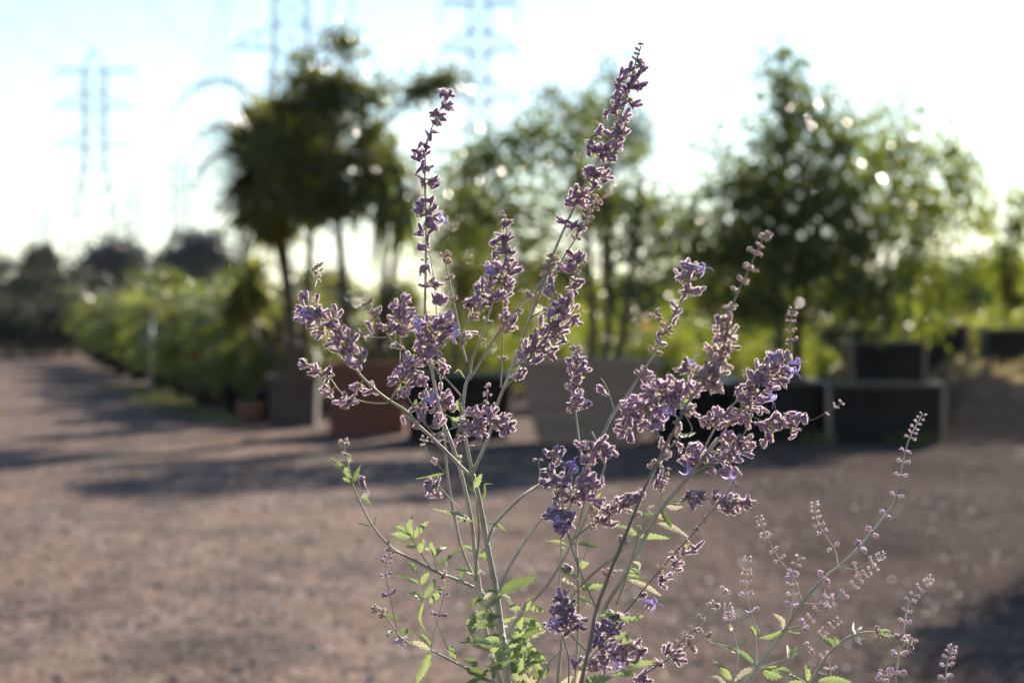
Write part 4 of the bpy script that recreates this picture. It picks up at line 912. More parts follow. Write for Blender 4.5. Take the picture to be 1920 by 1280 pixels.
st('twig_cl', '7', [(860, 310), (950, 315), (1050, 335), (1170, 345), (1225, 370)], 2.6, 1.8, -0.02, -0.04, 'stem_green')
st('crenate', '7', [(735, 350), (790, 345), (860, 350)], 2.4, 1.4, 0.03)
st('low_tw', '7', [(560, 1300), (640, 1230), (720, 1180), (800, 1130), (870, 1085), (950, 1035)], 4, 1.4, -0.05, -0.07, 'stem_brown')
st('low_tw2', '7', [(790, 1100), (880, 1010), (960, 910), (1052, 800)], 2.8, 1.1, -0.06, -0.08, 'stem_green')
st('bot_l', '7', [(340, 1120), (270, 1050), (220, 960), (225, 850), (240, 790)], 3, 2, -0.09, -0.09, 'stem_brown')
st('bot_m', '7', [(320, 1180), (380, 1120), (440, 1040), (480, 960), (500, 900)], 3, 2, -0.09, -0.09, 'stem_green')
st('bot_r', '7', [(320, 1220), (420, 1170), (520, 1120), (640, 1095)], 3, 2, -0.08, -0.08, 'stem_green')
st('vtw', '7', [(722, 345), (728, 290), (735, 230), (742, 160)], 2, 1.2, 0.02, 0.02, 'stem_green')
st('low_a', '7', [(240, 1300), (240, 1150), (205, 1010), (215, 900)], 3.2, 2.4, -0.03, -0.03, 'stem_brown')
st('low_b', '7', [(60, 1300), (140, 1170), (220, 1090)], 3.2, 2.4, -0.03, -0.03, 'stem')
st('low_c', '7', [(20, 1110), (120, 1030), (200, 960)], 4, 2.4, 0.02, 0.02, 'stem')
st('low_d', '6', [(990, 1280), (985, 1150), (975, 1060)], 4, 2.4, -0.02, -0.01, 'stem_pale')

blobs(S['left_b'], '2', [(150,295,10,5),(160,370,22,11),(150,430,18,9),(240,370,24,13),(210,420,20,9),(240,510,18,9),(330,430,24,13),(370,500,24,13),(330,560,20,11),(420,560,22,11),(380,620,22,11),(460,600,14,7),(420,690,16,7),(500,680,24,11),(180,480,10,3),(470,845,15,6),(570,860,18,7)])
dry_nodes(S['left_tip'], '2', [(243,135),(240,165),(238,200)], 1.2)
blobs(S['left_c'], '2', [(150,710,12,5),(230,750,16,9),(290,745,13,5),(260,830,16,8),(290,890,10,3),(390,930,18,10),(430,950,10,3)])
blobs(S['left_d'], '2', [(880,490,24,13),(850,560,26,13),(940,560,26,15),(1000,500,22,11),(940,470,18,9),(1020,560,16,8),(820,620,18,9),(950,620,18,10),(1000,430,18,9),(900,650,14,7),
    (760,700,18,9),(830,720,20,10),(700,780,14,7),(760,780,16,8),(850,780,20,10),(800,840,18,9),(880,820,12,5),(760,880,12,4),(900,700,10,3),(690,810,10,4)])
blobs(S['tw3'], '2', [(775,320,14,7),(720,360,14,7),(785,370,14,7),(700,410,14,7),(780,430,16,8),(805,480,12,6),(750,395,14,6)])
blobs(S['tw1'], '2', [(700,460,12,5),(680,490,14,5),(740,510,12,5),(605,480,8,2),(535,458,11,2),(690,600,9,2)]); dry_nodes(S['tw1'], '2', [(555,350),(570,345),(590,400),(605,420),(600,395)], 1.6)
dry_nodes(S['tw2'], '2', [(490,515),(540,548)], 0.6)
blobs(S['q_low2'], 'q', [(1100,330,12,3)])
blobs(S['q_low'], 'q', [(1000,500,18,9),(980,540,12,5),(890,580,8,2),(915,680,9,2),(1050,640,18,9),(1060,740,12,4),(850,625,6,1),(960,600,10,4)])
blobs(S['a1_up'], 'q', [(1080,490,22,11),(1130,560,20,10),(1110,530,16,9),(1160,765,6,1),(1030,560,12,5),(1100,320,14,4),(1090,40,14,6),(1060,-70,14,7),(1080,-55,12,4),(1020,-155,10,4)]); dry_nodes(S['a1_up'], 'q', [(1052,160),(1060,300),(1048,60)], 1.2)
blobs(S['a1_up'], '2', [(955,305,16,7),(985,300,12,5),(935,225,12,5),(965,235,10,2),(910,430,10,3),(1010,440,16,7)])
blobs(S['q_right'], 'q', [(1240,640,22,11),(1220,690,16,7),(1300,640,20,10),(1320,690,20,10),(1380,610,22,11),(1400,660,18,9),(1450,640,16,9),(1480,690,16,7),(1450,710,12,4),(1215,745,9,2),(1310,755,10,3),(1270,600,10,3)])
dry_nodes(S['q_curl'], 'q', [(1330,535),(1345,490),(1343,450)], 0.8)
dry_nodes(S['mid_c'], '2', [(1000,60),(1005,115),(1035,215),(1050,335),(1110,600)], 1.7)
blobs(S['a2_top'], '1', [(1020,350,8,3),(985,365,10,4),(1040,380,14,6),(1015,430,14,5),(1040,440,12,5),(940,490,12,5),(1000,495,14,6),(965,530,16,6),(945,600,9,2),(930,655,9,2),(870,710,18,9),(905,690,8,3),(835,740,12,4),(910,795,15,7),(870,800,10,3),(935,870,12,5),(945,900,12,5),(870,885,9,3),(930,990,10,2),(870,995,8,2),(845,1045,12,4),(840,1085,14,5),(925,1055,16,8),(950,1090,14,6),(915,1105,9,3)])
blobs(S['a2_up'], '1', [(850,1180,14,6),(945,1160,13,4),(895,1250,8,3),(850,1270,8,2)]); blobs(S['a2_up'], '2', [(850,15,8,3),(865,120,10,3),(905,120,9,2)]); dry_nodes(S['a2_up'], '2', [(890,240),(888,245),(887,420),(893,115)], 1.8)
blobs(S['mid_a'], '3', [(270,130,9,4),(240,200,12,5),(300,210,11,5),(195,235,12,3),(250,260,14,6),(310,280,14,7),(225,290,9,3),(300,340,16,8),(250,370,18,9),(330,390,18,9),(200,390,16,8),(220,440,18,9),(300,440,18,9),(180,470,16,7),(310,490,14,6),(130,490,12,5),(110,540,18,9),(80,570,16,7),(130,590,14,5),(60,600,12,4),(190,550,16,7),(255,550,14,6),(290,560,12,4)])
dry_nodes(S['mid_a'], '3', [(283,75),(286,110),(150,690),(130,820),(158,715)], 1.3)
blobs(S['g_left'], '3', [(70,785,18,4)]); dry_nodes(S['g_left'], '2', [(1160,440),(1180,430),(1040,570)], 1.5)
blobs(S['c_vert'], '3', [(310,680,16,8),(290,650,10,3),(330,720,14,7)]); dry_nodes(S['c_vert'], '3', [(262,935),(262,700),(265,770)], 2.0)
dry_nodes(S['mid_b'], '3', [(400,535),(380,655),(270,750),(410,545)], 1.8)
blobs(S['c_spike'], '3', [(600,590,12,4),(680,570,16,4),(630,610,14,6),(570,640,14,7),(560,540,18,6),(620,660,22,12),(690,670,22,11),(720,700,12,5),(560,710,20,11),(620,740,22,13),(500,740,20,9),(460,790,18,9),(540,800,20,11),(600,800,18,10),(650,830,12,3),(400,850,12,4),(440,880,18,9),(500,860,18,10),(380,910,14,7),(590,880,10,2),(560,910,12,5),(470,930,16,8),(380,1010,14,5),(410,1010,9,2)])
blobs(S['c_side'], '3', [(690,490,18,9),(740,480,14,6),(650,380,18,9),(690,370,14,7),(690,290,18,9),(730,320,14,6)]); dry_nodes(S['c_side'], '3', [(500,645),(520,660),(745,355),(712,430)], 1.3)
blobs(S['right'], '3', [(560,440,9,2)]) 
blobs(S['tall'], '4', [(650,180,14,6),(682,215,9,2),(590,210,12,5),(560,218,8,2),(530,250,14,6),(620,260,12,5),(510,285,10,3),(600,290,18,9),(540,325,14,5),(650,310,16,8),(500,360,10,3),(540,390,18,8),(470,430,14,7),(520,430,14,7),(620,420,14,7),(445,470,9,2),(540,500,18,8),(390,590,14,7),(435,600,10,3),(540,570,14,7),(510,620,16,8),(550,600,12,4),(355,660,10,3),(350,700,14,7),(400,690,14,7),(440,690,14,7),(430,740,12,4),(500,720,18,9),(488,772,10,2),(340,810,12,3),(330,850,14,6),(390,840,16,7),(400,880,16,8),(450,870,14,6),(400,920,16,5),(230,980,16,7),(280,960,16,7),(240,1020,16,7),(320,970,14,6),(320,1020,14,5),(170,1110,12,2),(190,1140,8,3),(240,1160,12,5),(290,1165,12,5)])
dry_nodes(S['tall'], '4', [(655,75),(650,105),(645,140),(620,170)], 1.2); dry_nodes(S['tall'], '3', [(560,345),(540,340),(520,400),(590,370),(550,380),(530,440)], 2.3)
blobs(S['c_par'], '3', [(750,480,8,1)]); dry_nodes(S['c_par'], '4', [(430,1008),(390,1030),(360,1065),(330,1135),(370,1140),(255,1240),(250,1245)], 1.6)
blobs(S['f_long'], '5', [(410,210,16,8),(370,205,9,3),(460,230,14,6),(350,270,14,6),(400,270,12,5),(420,340,16,8),(460,350,12,6),(370,355,7,1),(390,380,8,2),(350,450,16,5),(325,520,9,2),(240,580,10,2),(275,645,12,3),(190,785,12,3),(200,830,16,7)])
dry_nodes(S['f_long'], '5', [(430,300),(445,290),(300,545),(310,570),(210,660),(240,680),(120,800),(130,805),(275,600)], 1.6); dry_nodes(S['f_tw'], '5', [(228,475),(232,490)], 1.5)
blobs(S['brown_b'], '5', [(550,500,12,3),(620,510,14,6),(560,560,14,6),(640,580,16,7),(570,600,16,8),(630,650,16,7),(520,660,14,7),(580,680,18,9),(600,730,18,10),(530,720,18,10),(500,760,18,10),(570,780,18,10),(460,790,18,10),(540,830,18,10),(490,830,18,10),(560,870,14,6),(370,760,12,4),(400,750,14,5),(430,990,16,5),(400,980,14,3),(360,1080,10,3)], kind='calyx_old')
dry_nodes(S['brown_b'], '5', [(805,65),(800,90),(780,120),(760,175),(715,235),(735,245),(680,305),(655,375),(625,455),(640,450)], 1.6)
blobs(S['brown_c'], '5', [(270,830,16,7),(320,840,20,10),(240,880,20,10),(300,880,22,12),(380,850,20,11),(420,880,18,9),(350,900,20,10),(180,900,16,7),(200,940,18,9),(130,960,20,10),(60,970,16,9),(70,1010,16,9),(270,960,22,12),(330,950,18,9),(170,1000,22,11),(240,1020,20,10),(110,1020,18,9),(50,1060,14,7),(180,1080,16,7),(230,1070,14,6),(30,1110,12,5),(80,1130,14,4)], kind='calyx')
dry_nodes(S['brown'], '7', [(760,80),(720,50),(690,135),(700,160),(520,550),(545,560),(590,400),(440,715),(655,290)], 2.2)
blobs(S['brown'], '5', [(250,1190,8,1),(300,1220,12,3)], kind='calyx_old')
blobs(S['e_spike'], '5', [(740,800,14,6),(790,800,18,9),(700,860,12,5),(760,850,18,10),(810,850,18,9),(680,890,12,5),(740,900,18,9),(790,920,16,8),(700,940,12,5),(760,970,18,9),(720,1000,16,8),(560,1010,14,7),(620,1010,16,8),(520,1040,14,6),(480,1040,10,3),(580,1070,12,4),(660,1040,10,3)])
blobs(S['e_spike2'], '5', [(840,710,14,7),(890,700,12,6),(940,700,12,5),(780,750,14,6),(830,760,18,9),(890,750,16,8),(850,810,18,9),(930,785,10,4),(860,880,14,6),(800,990,12,4),(740,1050,14,5),(690,1050,12,3),(905,830,10,4)])
bud_pairs(S['e_spike2'], '5', [(952,625),(950,568),(947,525),(953,495),(957,470),(960,455)], 1.1, 0.6)
blobs(S['e_side'], '5', [(850,1035,9,2),(900,1020,14,7),(950,1030,16,9),(1000,1040,14,7),(900,1070,12,5),(950,1090,14,6),(960,1120,9,2),(1030,1055,10,3),(890,1100,9,2),(800,1100,14,6),(850,1130,12,6),(810,1180,12,3)]); dry_nodes(S['e_side'], '5', [(1215,955),(1180,980),(1130,1010),(880,930),(880,960),(880,990)], 0.8)
blobs(S['e_low'], '5', [(620,1130,12,4),(600,1160,16,7),(660,1160,16,7),(720,1150,14,7),(700,1200,16,7),(740,1200,14,6)])
blobs(S['pair'], '5', [(430,1170,12,4),(370,1180,9,2),(460,1210,18,9),(510,1240,18,9),(420,1250,16,7),(580,1240,16,8),(640,1240,16,7)]); blobs(S['pair'], '7', [(870,45,16,7),(850,110,12,6),(900,110,14,7)])
blobs(S['e_low2'], '7', [(950,90,16,8),(1060,100,16,8),(1000,110,16,8),(1090,80,12,6),(1130,120,10,3),(1000,170,12,4),(1090,160,10,3)])
blobs(S['iso'], '3', [(660,935,9,2),(710,935,10,5),(740,940,10,5),(750,980,14,7),(700,1000,16,8),(730,1050,10,5),(690,1100,10,4),(680,1170,12,6),(720,1150,14,7),(740,1200,16,8),(690,1220,12,4),(770,1210,9,2)]); dry_nodes(S['iso'], '3', [(700,885),(705,900),(690,1100)], 2)
blobs(S['iso_b'], '3', [(840,1110,13,3)])
blobs(S['twig_cl'], '7', [(880,320,10,5),(910,350,12,6),(950,300,12,7),(925,290,10,3),(1020,310,16,8),(1050,340,12,5),(1100,330,18,10),(1080,370,16,8),(1130,350,16,8),(1160,340,12,6),(1190,365,12,6),(1075,400,9,2)])
blobs(S['cl_right'], '7', [(510,320,14,7),(550,290,18,9),(560,350,18,10),(600,320,14,7),(620,300,10,4),(450,370,14,6),(480,360,12,5),(410,420,12,5),(450,440,14,5),(470,460,10,3)])
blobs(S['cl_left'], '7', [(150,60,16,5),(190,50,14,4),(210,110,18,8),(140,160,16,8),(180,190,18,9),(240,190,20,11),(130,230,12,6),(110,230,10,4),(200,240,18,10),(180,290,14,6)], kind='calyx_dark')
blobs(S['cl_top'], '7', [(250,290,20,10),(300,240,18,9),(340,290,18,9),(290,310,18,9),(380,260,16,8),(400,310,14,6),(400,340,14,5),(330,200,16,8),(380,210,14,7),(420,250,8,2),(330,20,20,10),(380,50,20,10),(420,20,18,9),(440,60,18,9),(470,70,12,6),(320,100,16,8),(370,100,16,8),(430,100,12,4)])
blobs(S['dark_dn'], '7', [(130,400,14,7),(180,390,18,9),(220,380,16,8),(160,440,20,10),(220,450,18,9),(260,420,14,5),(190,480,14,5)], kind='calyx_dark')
blobs(S['vert'], '7', [(250,680,12,3)]); dry_nodes(S['vert'], '7', [(195,600),(200,350)], 1.2)
dry_nodes(S['bk_thin'], '7', [(370,395),(372,400),(365,480)], 1.6)
blobs(S['twig'], '7', [(870,580,16,5),(910,575,10,2),(820,660,14,4),(790,620,8,1),(750,745,17,7),(670,870,14,3),(640,820,8,1)]); dry_nodes(S['twig'], '7', [(1100,250),(1000,370),(955,430),(905,480),(850,545),(780,615),(710,710)], 1.2)
blobs(S['low_tw'], '7', [(760,1105,14,6),(800,1110,12,5),(820,1150,14,5),(730,1190,10,3),(610,1240,14,5),(650,1260,12,5),(905,1110,7,1)]); dry_nodes(S['low_tw'], '7', [(860,1080),(870,1100),(950,1040),(700,1180)], 1.6)
dry_nodes(S['low_tw2'], '7', [(1045,805),(1010,860),(970,895),(930,950),(900,995),(860,1030),(800,1085)], 1.2)
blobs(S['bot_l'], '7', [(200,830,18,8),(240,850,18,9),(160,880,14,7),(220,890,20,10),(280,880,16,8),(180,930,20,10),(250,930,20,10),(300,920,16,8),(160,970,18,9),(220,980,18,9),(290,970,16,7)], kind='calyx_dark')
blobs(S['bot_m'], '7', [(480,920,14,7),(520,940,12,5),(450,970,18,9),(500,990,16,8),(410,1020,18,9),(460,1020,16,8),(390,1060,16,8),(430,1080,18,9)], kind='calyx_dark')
blobs(S['bot_r'], '7', [(440,1130,18,9),(400,1160,18,9),(490,1120,16,8),(540,1100,16,8),(590,1090,16,8),(630,1100,12,6),(560,1140,18,9),(620,1130,14,6),(340,1170,14,6),(280,1160,12,5),(370,1200,14,6),(440,1200,12,5)])
blobs(S['vtw'], '7', [(710,220,10,3),(690,215,8,1)]); dry_nodes(S['vtw'], '7', [(742,165),(738,200),(725,270)], 1.3)
blobs(S['sidefl'], '6', [(550,245,10,3),(570,235,12,4),(565,265,12,4),(600,265,10,2),(585,300,14,4),(632,305,9,1)])
blobs(S['l1'], '6', [(225,210,14,2)], L_=0.008)
dry_nodes(S['l1'], '6', [(120,30),(125,50),(140,90),(150,140),(375,575),(640,720),(650,740)], 1.3)
bud_pairs(S['l2_up'], '6', [(370,825),(345,722),(350,655),(357,625),(365,600)], 1.1, 0.8)
bud_pairs(S['l2_mid'], '6', [(620,935),(643,822)], 1.1, 0.8)
dry_nodes(S['l2'], '6', [(300,895),(310,910),(330,930)], 1.4); blobs(S['l2'], '6', [(400,1060,7,2)], kind='bud')
dry_nodes(S['hook'], '6', [(545,5),(550,40),(600,130),(610,125)], 0.7); dry_nodes(S['e1_tip'], '6', [(1138,115)], 1)
opens(S['a2_top'], '1', [(1000,1135,-60)]); opens(S['g_left'], '2', [(1070,510,80)]); opens(S['left_b'], '2', [(150,412,160)]); opens(S['left_d'], '2', [(840,455,100)])
opens(S['q_low'], '2', [(912,940,-120)]); opens(S['mid_a'], '3', [(175,400,150)]); opens(S['f_long'], '5', [(478,236,-10)]); opens(S['e_spike2'], '5', [(848,708,130),(985,738,0),(955,790,-40),(842,930,-80)])
opens(S['brown_c'], '5', [(225,1085,-85),(295,1010,-30),(420,738,60)]); opens(S['cl_left'], '7', [(262,135,60)]); opens(S['dark_dn'], '7', [(170,430,170)]); opens(S['bot_l'], '7', [(150,965,190)]); opens(S['bot_r'], '7', [(505,1195,-60)])
opens(S['pair'], '7', [(862,180,-90)]); opens(S['e_low2'], '7', [(1080,205,-95)]); opens(S['twig'], '7', [(685,862,-20)])
for k, s in S.items(): finish(s)

LF = [('main','6',[(800,435),(700,405),(570,368)],24,0),('main','6',[(800,437),(750,432),(705,447)],9,0),('a1','6',[(655,187),(580,205),(500,216)],8,0),('main','6',[(862,440),(920,455),(975,492)],9,0),
 ('d_green','6',[(805,260),(825,225),(845,188)],14,0),('d_green','6',[(802,290),(780,260),(765,235)],14,0),('d_green','6',[(803,250),(800,220),(790,190)],10,0),('sprig','6',[(480,535),(420,505),(355,500)],14,0),('sprig','6',[(482,515),(468,470),(480,412)],16,0),('sprig','6',[(492,522),(525,475),(566,435)],14,0),
 ('sprig','6',[(475,510),(430,480),(390,462)],12,0),('sprig','6',[(522,600),(530,560),(540,528)],16,0),('sprig','6',[(500,570),(465,560),(440,545)],12,0),('sprig2','6',[(595,620),(590,580),(578,538)],14,0),('sprig2','6',[(597,620),(630,580),(658,568)],12,0),('sprig2','6',[(596,600),(560,585),(540,572)],12,0),
 ('l1','6',[(610,665),(670,630),(740,572)],10,1),('l2_in','6',[(520,765),(450,735),(370,718)],12,0),('l2_in','6',[(540,852),(500,820),(455,818)],16,0),('l2_in','6',[(545,845),(580,780),(600,735)],14,0),('l2_in','6',[(570,862),(610,820),(640,775)],14,0),('l2_in','6',[(540,860),(518,950),(555,1022)],8,0),
 ('l2_in','6',[(530,770),(550,730),(575,705)],14,0),('l2_in','6',[(500,700),(480,670),(455,650)],12,0),('l1','6',[(645,700),(655,660),(640,620)],10,2),('main','6',[(822,618),(865,622),(908,618)],16,0),('a1','6',[(745,565),(790,585),(830,605)],12,0),('main','6',[(835,600),(870,585),(900,570)],12,0),
 ('a2','6',[(805,712),(750,690),(695,692)],12,0),('a2','6',[(770,695),(740,720),(708,765)],12,0),('a2','6',[(815,712),(845,705),(870,722)],12,2),('main','6',[(940,808),(1030,765),(1135,726)],26,1),('main','6',[(925,803),(890,800),(848,800)],8,1),('main','6',[(940,818),(985,845),(1012,905)],13,2),
 ('a2','6',[(838,845),(800,855),(770,912)],12,1),('a2','6',[(870,838),(830,845),(805,885)],10,1),('a2','6',[(892,975),(860,935),(812,902)],12,2),('main','6',[(955,965),(990,940),(1030,932)],12,0),('a2','6',[(862,978),(830,965),(788,950)],10,0),('main','6',[(972,1132),(880,1100),(785,1085)],14,0),
 ('low_d','6',[(975,1047),(900,1030),(820,1060)],7,1),('e3','6',[(1040,948),(1100,965),(1165,990)],18,0),('low_d','6',[(998,1130),(1040,1080),(1102,1010)],16,1),('main','6',[(952,1172),(915,1140),(878,1130)],12,2),('main','6',[(970,1200),(910,1190),(850,1232)],12,1),('l2','6',[(580,1120),(540,1200),(497,1285)],20,0),
 ('l2','6',[(578,1112),(520,1075),(462,1070)],14,2),('l2','6',[(590,1100),(540,1045),(490,1022)],12,0),('l2','6',[(705,1155),(690,1120),(684,1078)],15,0),('l2','6',[(760,1200),(820,1225),(890,1275)],22,1),('main','6',[(980,1210),(1060,1150),(1169,1120)],26,1),('main','6',[(990,1230),(1080,1180),(1180,1160)],22,1),
 ('l2','6',[(405,950),(370,930),(335,928)],12,1),('l2','6',[(420,1020),(440,1005),(485,1015)],16,1),('l2','6',[(385,1015),(362,1020),(358,1048)],12,1),('l1','6',[(158,215),(120,160),(75,135)],15,0),('l1','6',[(155,195),(110,150),(52,100)],10,0),('l1','6',[(165,235),(140,220),(118,210)],12,0),('l1','6',[(150,180),(125,160),(100,150)],12,0),
 ('l1','6',[(172,240),(185,200),(210,145)],12,1),('l1','6',[(150,140),(160,110),(168,88)],9,0),('l1','6',[(213,330),(240,325),(272,358)],13,0),('l1','6',[(212,322),(240,300),(258,283)],11,2),('l1','6',[(265,470),(235,455),(190,445)],6,2),('l1','6',[(284,462),(292,430),(300,388)],7,2),('a2','6',[(735,135),(725,110),(740,90)],10,0),
 ('main','6',[(845,335),(862,290),(862,245),(905,243)],5,1),('e3','6',[(1020,930),(1010,890),(960,830)],8,2),('main','6',[(915,800),(885,815),(850,845)],9,2),
 ('q_right','q',[(1180,640),(1140,630),(1100,605)],14,0),('q_right','q',[(1170,650),(1150,670),(1140,640)],12,0),('mid','q',[(1198,600),(1180,550),(1190,510)],14,0),('mid','q',[(1215,400),(1180,350),(1150,370)],5,0),('left_b','q',[(790,500),(830,450),(860,400)],5,0),
 ('q_low','q',[(920,560),(925,540),(930,520)],10,0),('left','q',[(1190,880),(1180,865),(1185,845)],12,0),
 ('sil','7',[(600,515),(550,480),(482,458)],14,0),('sil','7',[(610,520),(680,512),(765,526)],15,0),('pair','7',[(695,447),(780,470),(862,516)],14,2),('pair','7',[(730,378),(745,420),(776,465)],18,1),('crenate','7',[(740,352),(800,340),(862,352)],13,1),('crenate','7',[(745,350),(790,365),(840,360)],11,2),
 ('pair','7',[(668,405),(660,370),(690,352)],10,2),('sil_b','7',[(545,700),(490,695),(440,680)],11,2),('sil_b','7',[(548,715),(600,735),(652,730)],15,0),('sil_b','7',[(550,740),(640,775),(726,826)],13,2),('sil_b','7',[(560,700),(590,690),(620,705)],12,0),('sil_b','7',[(570,645),(610,660),(608,695)],7,2),
 ('f_low','7',[(240,565),(180,545),(115,540)],9,0),('f_low','7',[(290,552),(340,558),(395,568)],13,1),('f_low','7',[(308,682),(320,655),(346,652)],24,0),('vert','7',[(190,690),(240,705),(292,742)],14,0),('vert','7',[(205,740),(240,745),(285,788)],20,2),('f_low','7',[(300,790),(360,785),(430,772)],20,0),
 ('f_low','7',[(295,830),(330,850),(385,882)],16,0),('brown','7',[(400,935),(440,925),(500,915)],10,0),('brown','7',[(420,900),(480,955),(540,960)],10,0),('bot_m','7',[(500,940),(560,945),(632,926)],13,0),('bot_r','7',[(480,1060),(510,1030),(545,1008)],14,0),('bot_r','7',[(520,1080),(545,1050),(560,1020)],13,0),('bot_r','7',[(540,1080),(565,1070),(580,1050)],12,0),
 ('bot_r','7',[(530,1190),(610,1175),(705,1166)],18,0),('brown','7',[(320,1270),(390,1262),(465,1250)],20,0),('bot_r','7',[(470,1240),(540,1230),(600,1238)],16,0),('pair','7',[(620,470),(600,460),(598,455)],12,0),('pair','7',[(640,500),(660,480),(680,470)],14,0),('pair','7',[(700,400),(640,405),(610,400)],9,1),
 ('pair','7',[(690,405),(720,410),(750,425)],12,2),('brown_b','5',[(400,930),(350,970),(320,930)],8,0),('brown','5',[(330,1110),(380,1130),(440,1112)],10,0)]
mats = ['sage_leaf', 'sage_leaf_dark', 'sage_leaf_dry']
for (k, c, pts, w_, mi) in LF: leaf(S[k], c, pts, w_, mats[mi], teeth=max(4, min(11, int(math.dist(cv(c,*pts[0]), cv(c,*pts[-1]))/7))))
# the leafy tangle low in the picture
for i in range(46):
    a = rng.random(); x = rng.uniform(330, 620) if i % 3 else rng.uniform(600, 900); y = rng.uniform(1080, 1290) if i % 3 else rng.uniform(1180, 1300)
    x = 955 + rng.normal()*62 + (60 if i % 2 else 0); y = rng.uniform(1140, 1290)
    an = rng.uniform(-0.5, 3.6); ln = rng.uniform(26, 62)
    k = ['main', 'low_a', 'low_b', 'low_c', 'low_d', 'f_low'][i % 6]
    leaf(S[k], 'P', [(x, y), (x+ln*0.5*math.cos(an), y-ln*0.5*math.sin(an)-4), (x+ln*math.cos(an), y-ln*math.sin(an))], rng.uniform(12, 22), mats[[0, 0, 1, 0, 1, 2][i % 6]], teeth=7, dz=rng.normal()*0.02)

# --- the young, budding plant at the lower right
base2 = P(1330, 640, 1.36); base2[2] = 0.0
p2_ = thing('budding_sage', 'young pale green sage shoots with paired unopened buds at the lower right', 'flowering plant', base2)
T = {}
def s2(k, pts, w0, w1, dz0=0.0, dz1=None, mat='stem_pale', ext=None): T[k] = make_stem(p2_, '8', pts, w0, w1, dz0, dz1, mat, ext)
s2('m', [(120,1300),(200,1200),(320,1040),(400,915),(500,800),(570,745),(650,670),(720,590),(800,490),(840,420),(870,260),(900,150),(960,40)], 7.6, 2.2, 0.0, 0.0, ext=1)
s2('b1', [(570,745),(555,670),(510,600),(470,520),(463,450)], 3, 1.6, 0, 0.01)
s2('b2', [(572,745),(650,755),(720,720),(790,680)], 3, 1.6, 0, -0.01)
s2('b3', [(400,912),(370,810),(300,710),(240,610),(207,515)], 3.4, 1.8, 0, 0.01)
s2('b4', [(400,915),(480,915),(560,890),(640,830),(700,770),(750,740)], 3.4, 1.6, 0, 0.0)
s2('b5', [(330,1030),(400,1015),(450,970),(500,900),(530,865)], 3, 1.6, 0, -0.02)
s2('b6', [(330,1030),(360,900),(358,790),(390,702)], 3, 1.6, 0, 0.02)
s2('n1', [(192,1205),(190,1100),(180,1000),(150,890),(145,800),(153,700)], 3.4, 1.8, 0, -0.01)
s2('n2', [(80,1290),(105,1170),(100,1100),(75,1010),(62,920)], 3.2, 1.8, -0.01, -0.01, 'stem_pale', 1)
s2('n3', [(200,1210),(340,1165),(430,1120),(490,1060),(570,990)], 3, 1.5, 0, 0.01)
s2('p', [(430,1300),(500,1180),(570,1100),(650,1055),(740,1045),(830,1070),(910,1100)], 5.5, 2.0, -0.01, -0.01, 'stem_pale', 1)
s2('p2', [(540,1300),(530,1200),(505,1145)], 2.6, 1.5, 0.0, 0.0, 'stem_pale', 1)
s2('q', [(830,1300),(850,1150),(870,1050),(890,930),(930,860),(1000,795)], 4.5, 1.8, 0.0, 0.0, 'stem_pale', 1)
s2('q2', [(775,1310),(780,1250),(788,1222)], 3, 2, 0.0, 0.0, 'stem_pale', 1)
s2('s', [(1065,1300),(1070,1200),(1085,1150),(1100,1110)], 3.5, 1.8, 0.0, 0.0, 'stem_pale', 1)
bud_pairs(T['m'], '8', [(660,660)], 1.5, 1.5); bud_pairs(T['m'], '8', [(505,810),(730,590),(790,505),(845,425),(865,332),(870,265),(885,205),(900,160),(915,125),(930,97),(940,75),(955,55),(960,42)], 1.5, 0.5)
bud_pairs(T['b1'], '8', [(537,655),(485,592),(475,555),(465,515),(462,490),(463,468),(463,455)], 1.0, 0.5)
bud_pairs(T['b2'], '8', [(655,757),(715,718),(742,705),(765,692),(782,683)], 1.0, 0.5)
bud_pairs(T['b3'], '8', [(355,800),(298,715),(260,665),(235,610),(222,585),(215,560),(210,540),(207,520)], 1.1, 0.5)
bud_pairs(T['b4'], '8', [(515,900),(540,905),(600,875),(640,832),(670,800),(690,775),(715,758),(742,742)], 1.1, 0.6)
bud_pairs(T['b5'], '8', [(400,1012),(425,1020),(450,985),(475,940),(490,905),(510,885),(525,868)], 1.1, 0.7)
bud_pairs(T['b6'], '8', [(350,925),(360,870),(360,840),(358,800),(370,765),(375,740),(388,710)], 1.1, 0.7)
bud_pairs(T['n1'], '8', [(165,950),(145,870),(143,820),(146,780),(148,755),(151,730),(153,708)], 1.1, 0.5)
bud_pairs(T['n2'], '8', [(68,995),(65,970),(63,950),(62,935),(62,922)], 0.9, 0.5)
bud_pairs(T['n3'], '8', [(440,1130),(435,1115),(490,1065),(510,1040),(530,1025),(548,1008),(565,995)], 1.1, 0.5)
bud_pairs(T['p2'], '8', [(530,1220),(515,1165),(505,1148)], 1.0, 0.7)
bud_pairs(T['q'], '8', [(838,1240),(858,1145),(870,1070),(880,1000),(893,950),(910,910),(930,880),(950,850),(970,830),(988,808),(998,797)], 1.5, 0.5)
bud_pairs(T['q2'], '8', [(780,1275),(783,1245),(788,1225)], 1.2, 0.9)
bud_pairs(T['s'], '8', [(1068,1255),(1070,1205),(1078,1165),(1085,1140),(1095,1122),(1100,1112)], 1.3, 0.7)
dry_nodes(T['p'], '8', [(740,1045),(770,1048),(800,1058),(830,1068),(860,1085),(890,1095),(910,1100),(850,1075)], 1.8)
for s in T.values(): finish(s, 'bud', 'bud_spike')
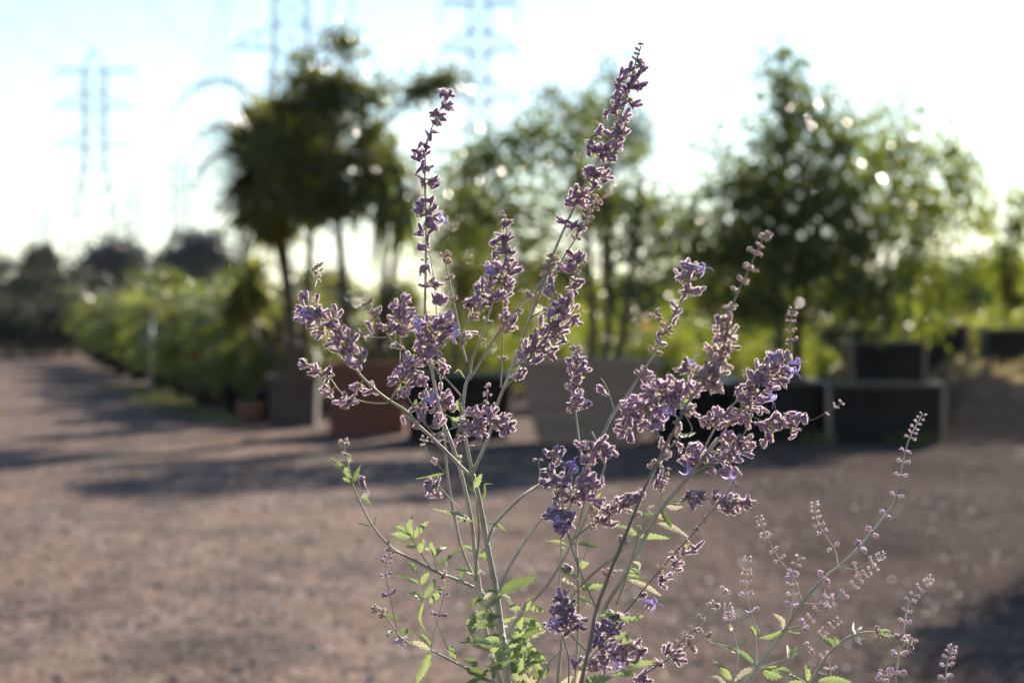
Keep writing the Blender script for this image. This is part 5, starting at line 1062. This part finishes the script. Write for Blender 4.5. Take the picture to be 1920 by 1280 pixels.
for (k, pts, w_, mi) in [('m',[(195,1205),(100,1140),(-30,1085)],22,0),('n2',[(80,1270),(40,1220),(-5,1180)],16,0),('m',[(180,1212),(130,1230),(88,1272)],14,2),('m',[(210,1205),(260,1240),(312,1252)],20,0),('m',[(225,1210),(330,1225),(432,1285)],16,0),
  ('m',[(322,1036),(260,1065),(200,1075)],10,0),('m',[(320,1035),(310,990),(272,960)],12,2),('m',[(330,1042),(370,1050),(405,1050)],12,0),('n1',[(190,1060),(175,1030),(178,1015)],12,0),('n1',[(192,1060),(200,1040),(192,1010)],9,2),('n3',[(350,1165),(365,1140),(378,1108)],14,0),('n3',[(340,1168),(340,1130),(335,1100)],8,2),
  ('p',[(430,1270),(430,1230),(415,1188)],12,0),('p',[(470,1275),(550,1262),(632,1275)],16,0),('p',[(548,1120),(530,1090),(500,1070)],16,0),('p',[(570,1105),(555,1080),(545,1065)],12,0),('p',[(648,1055),(640,1030),(642,998)],6,2),('p',[(650,1050),(665,1030),(680,1020)],8,2),('p',[(655,1062),(672,1080),(698,1075)],10,2),
  ('p',[(650,1065),(660,1085),(680,1105)],8,2),('p',[(740,1045),(790,1040),(830,1060)],9,0),('p',[(760,1050),(800,1070),(830,1075)],9,0),('p',[(860,1085),(885,1080),(912,1105)],10,2),('p',[(480,1230),(500,1235),(520,1240)],10,0),('n2',[(105,1115),(135,1090),(158,1060)],9,1),('n2',[(78,1020),(70,1030),(68,1005)],12,0),
  ('p',[(420,1290),(370,1280),(330,1290)],14,0),('n2',[(60,1310),(20,1265),(-20,1250)],14,2)]:
    leaf(T[k], '8', pts, w_, mats[mi], teeth=max(4, min(11, int(math.dist(pts[0], pts[-1])/17))))
hb = MB(); box(hb, (0, 1000, -1.0), 2400, 2600, 62.0)
ob = hb.build('haze', None, smooth=False); ob.data.materials.clear(); hm, ht, N, L = new_mat('haze_air')
pv = N.new('ShaderNodeVolumePrincipled'); pv.inputs['Color'].default_value = (0.80, 0.90, 1.0, 1); pv.inputs['Density'].default_value = 0.00007; pv.inputs['Anisotropy'].default_value = 0.35
o_ = N.new('ShaderNodeOutputMaterial'); L.new(pv.outputs[0], o_.inputs['Volume']); ob.data.materials.append(hm); ob['kind'] = 'stuff'
tag(ob, 'pale morning haze in the air over the yard and the far pylons', 'haze')
for o in bpy.data.objects:
    if 'o3' in o: del o['o3']
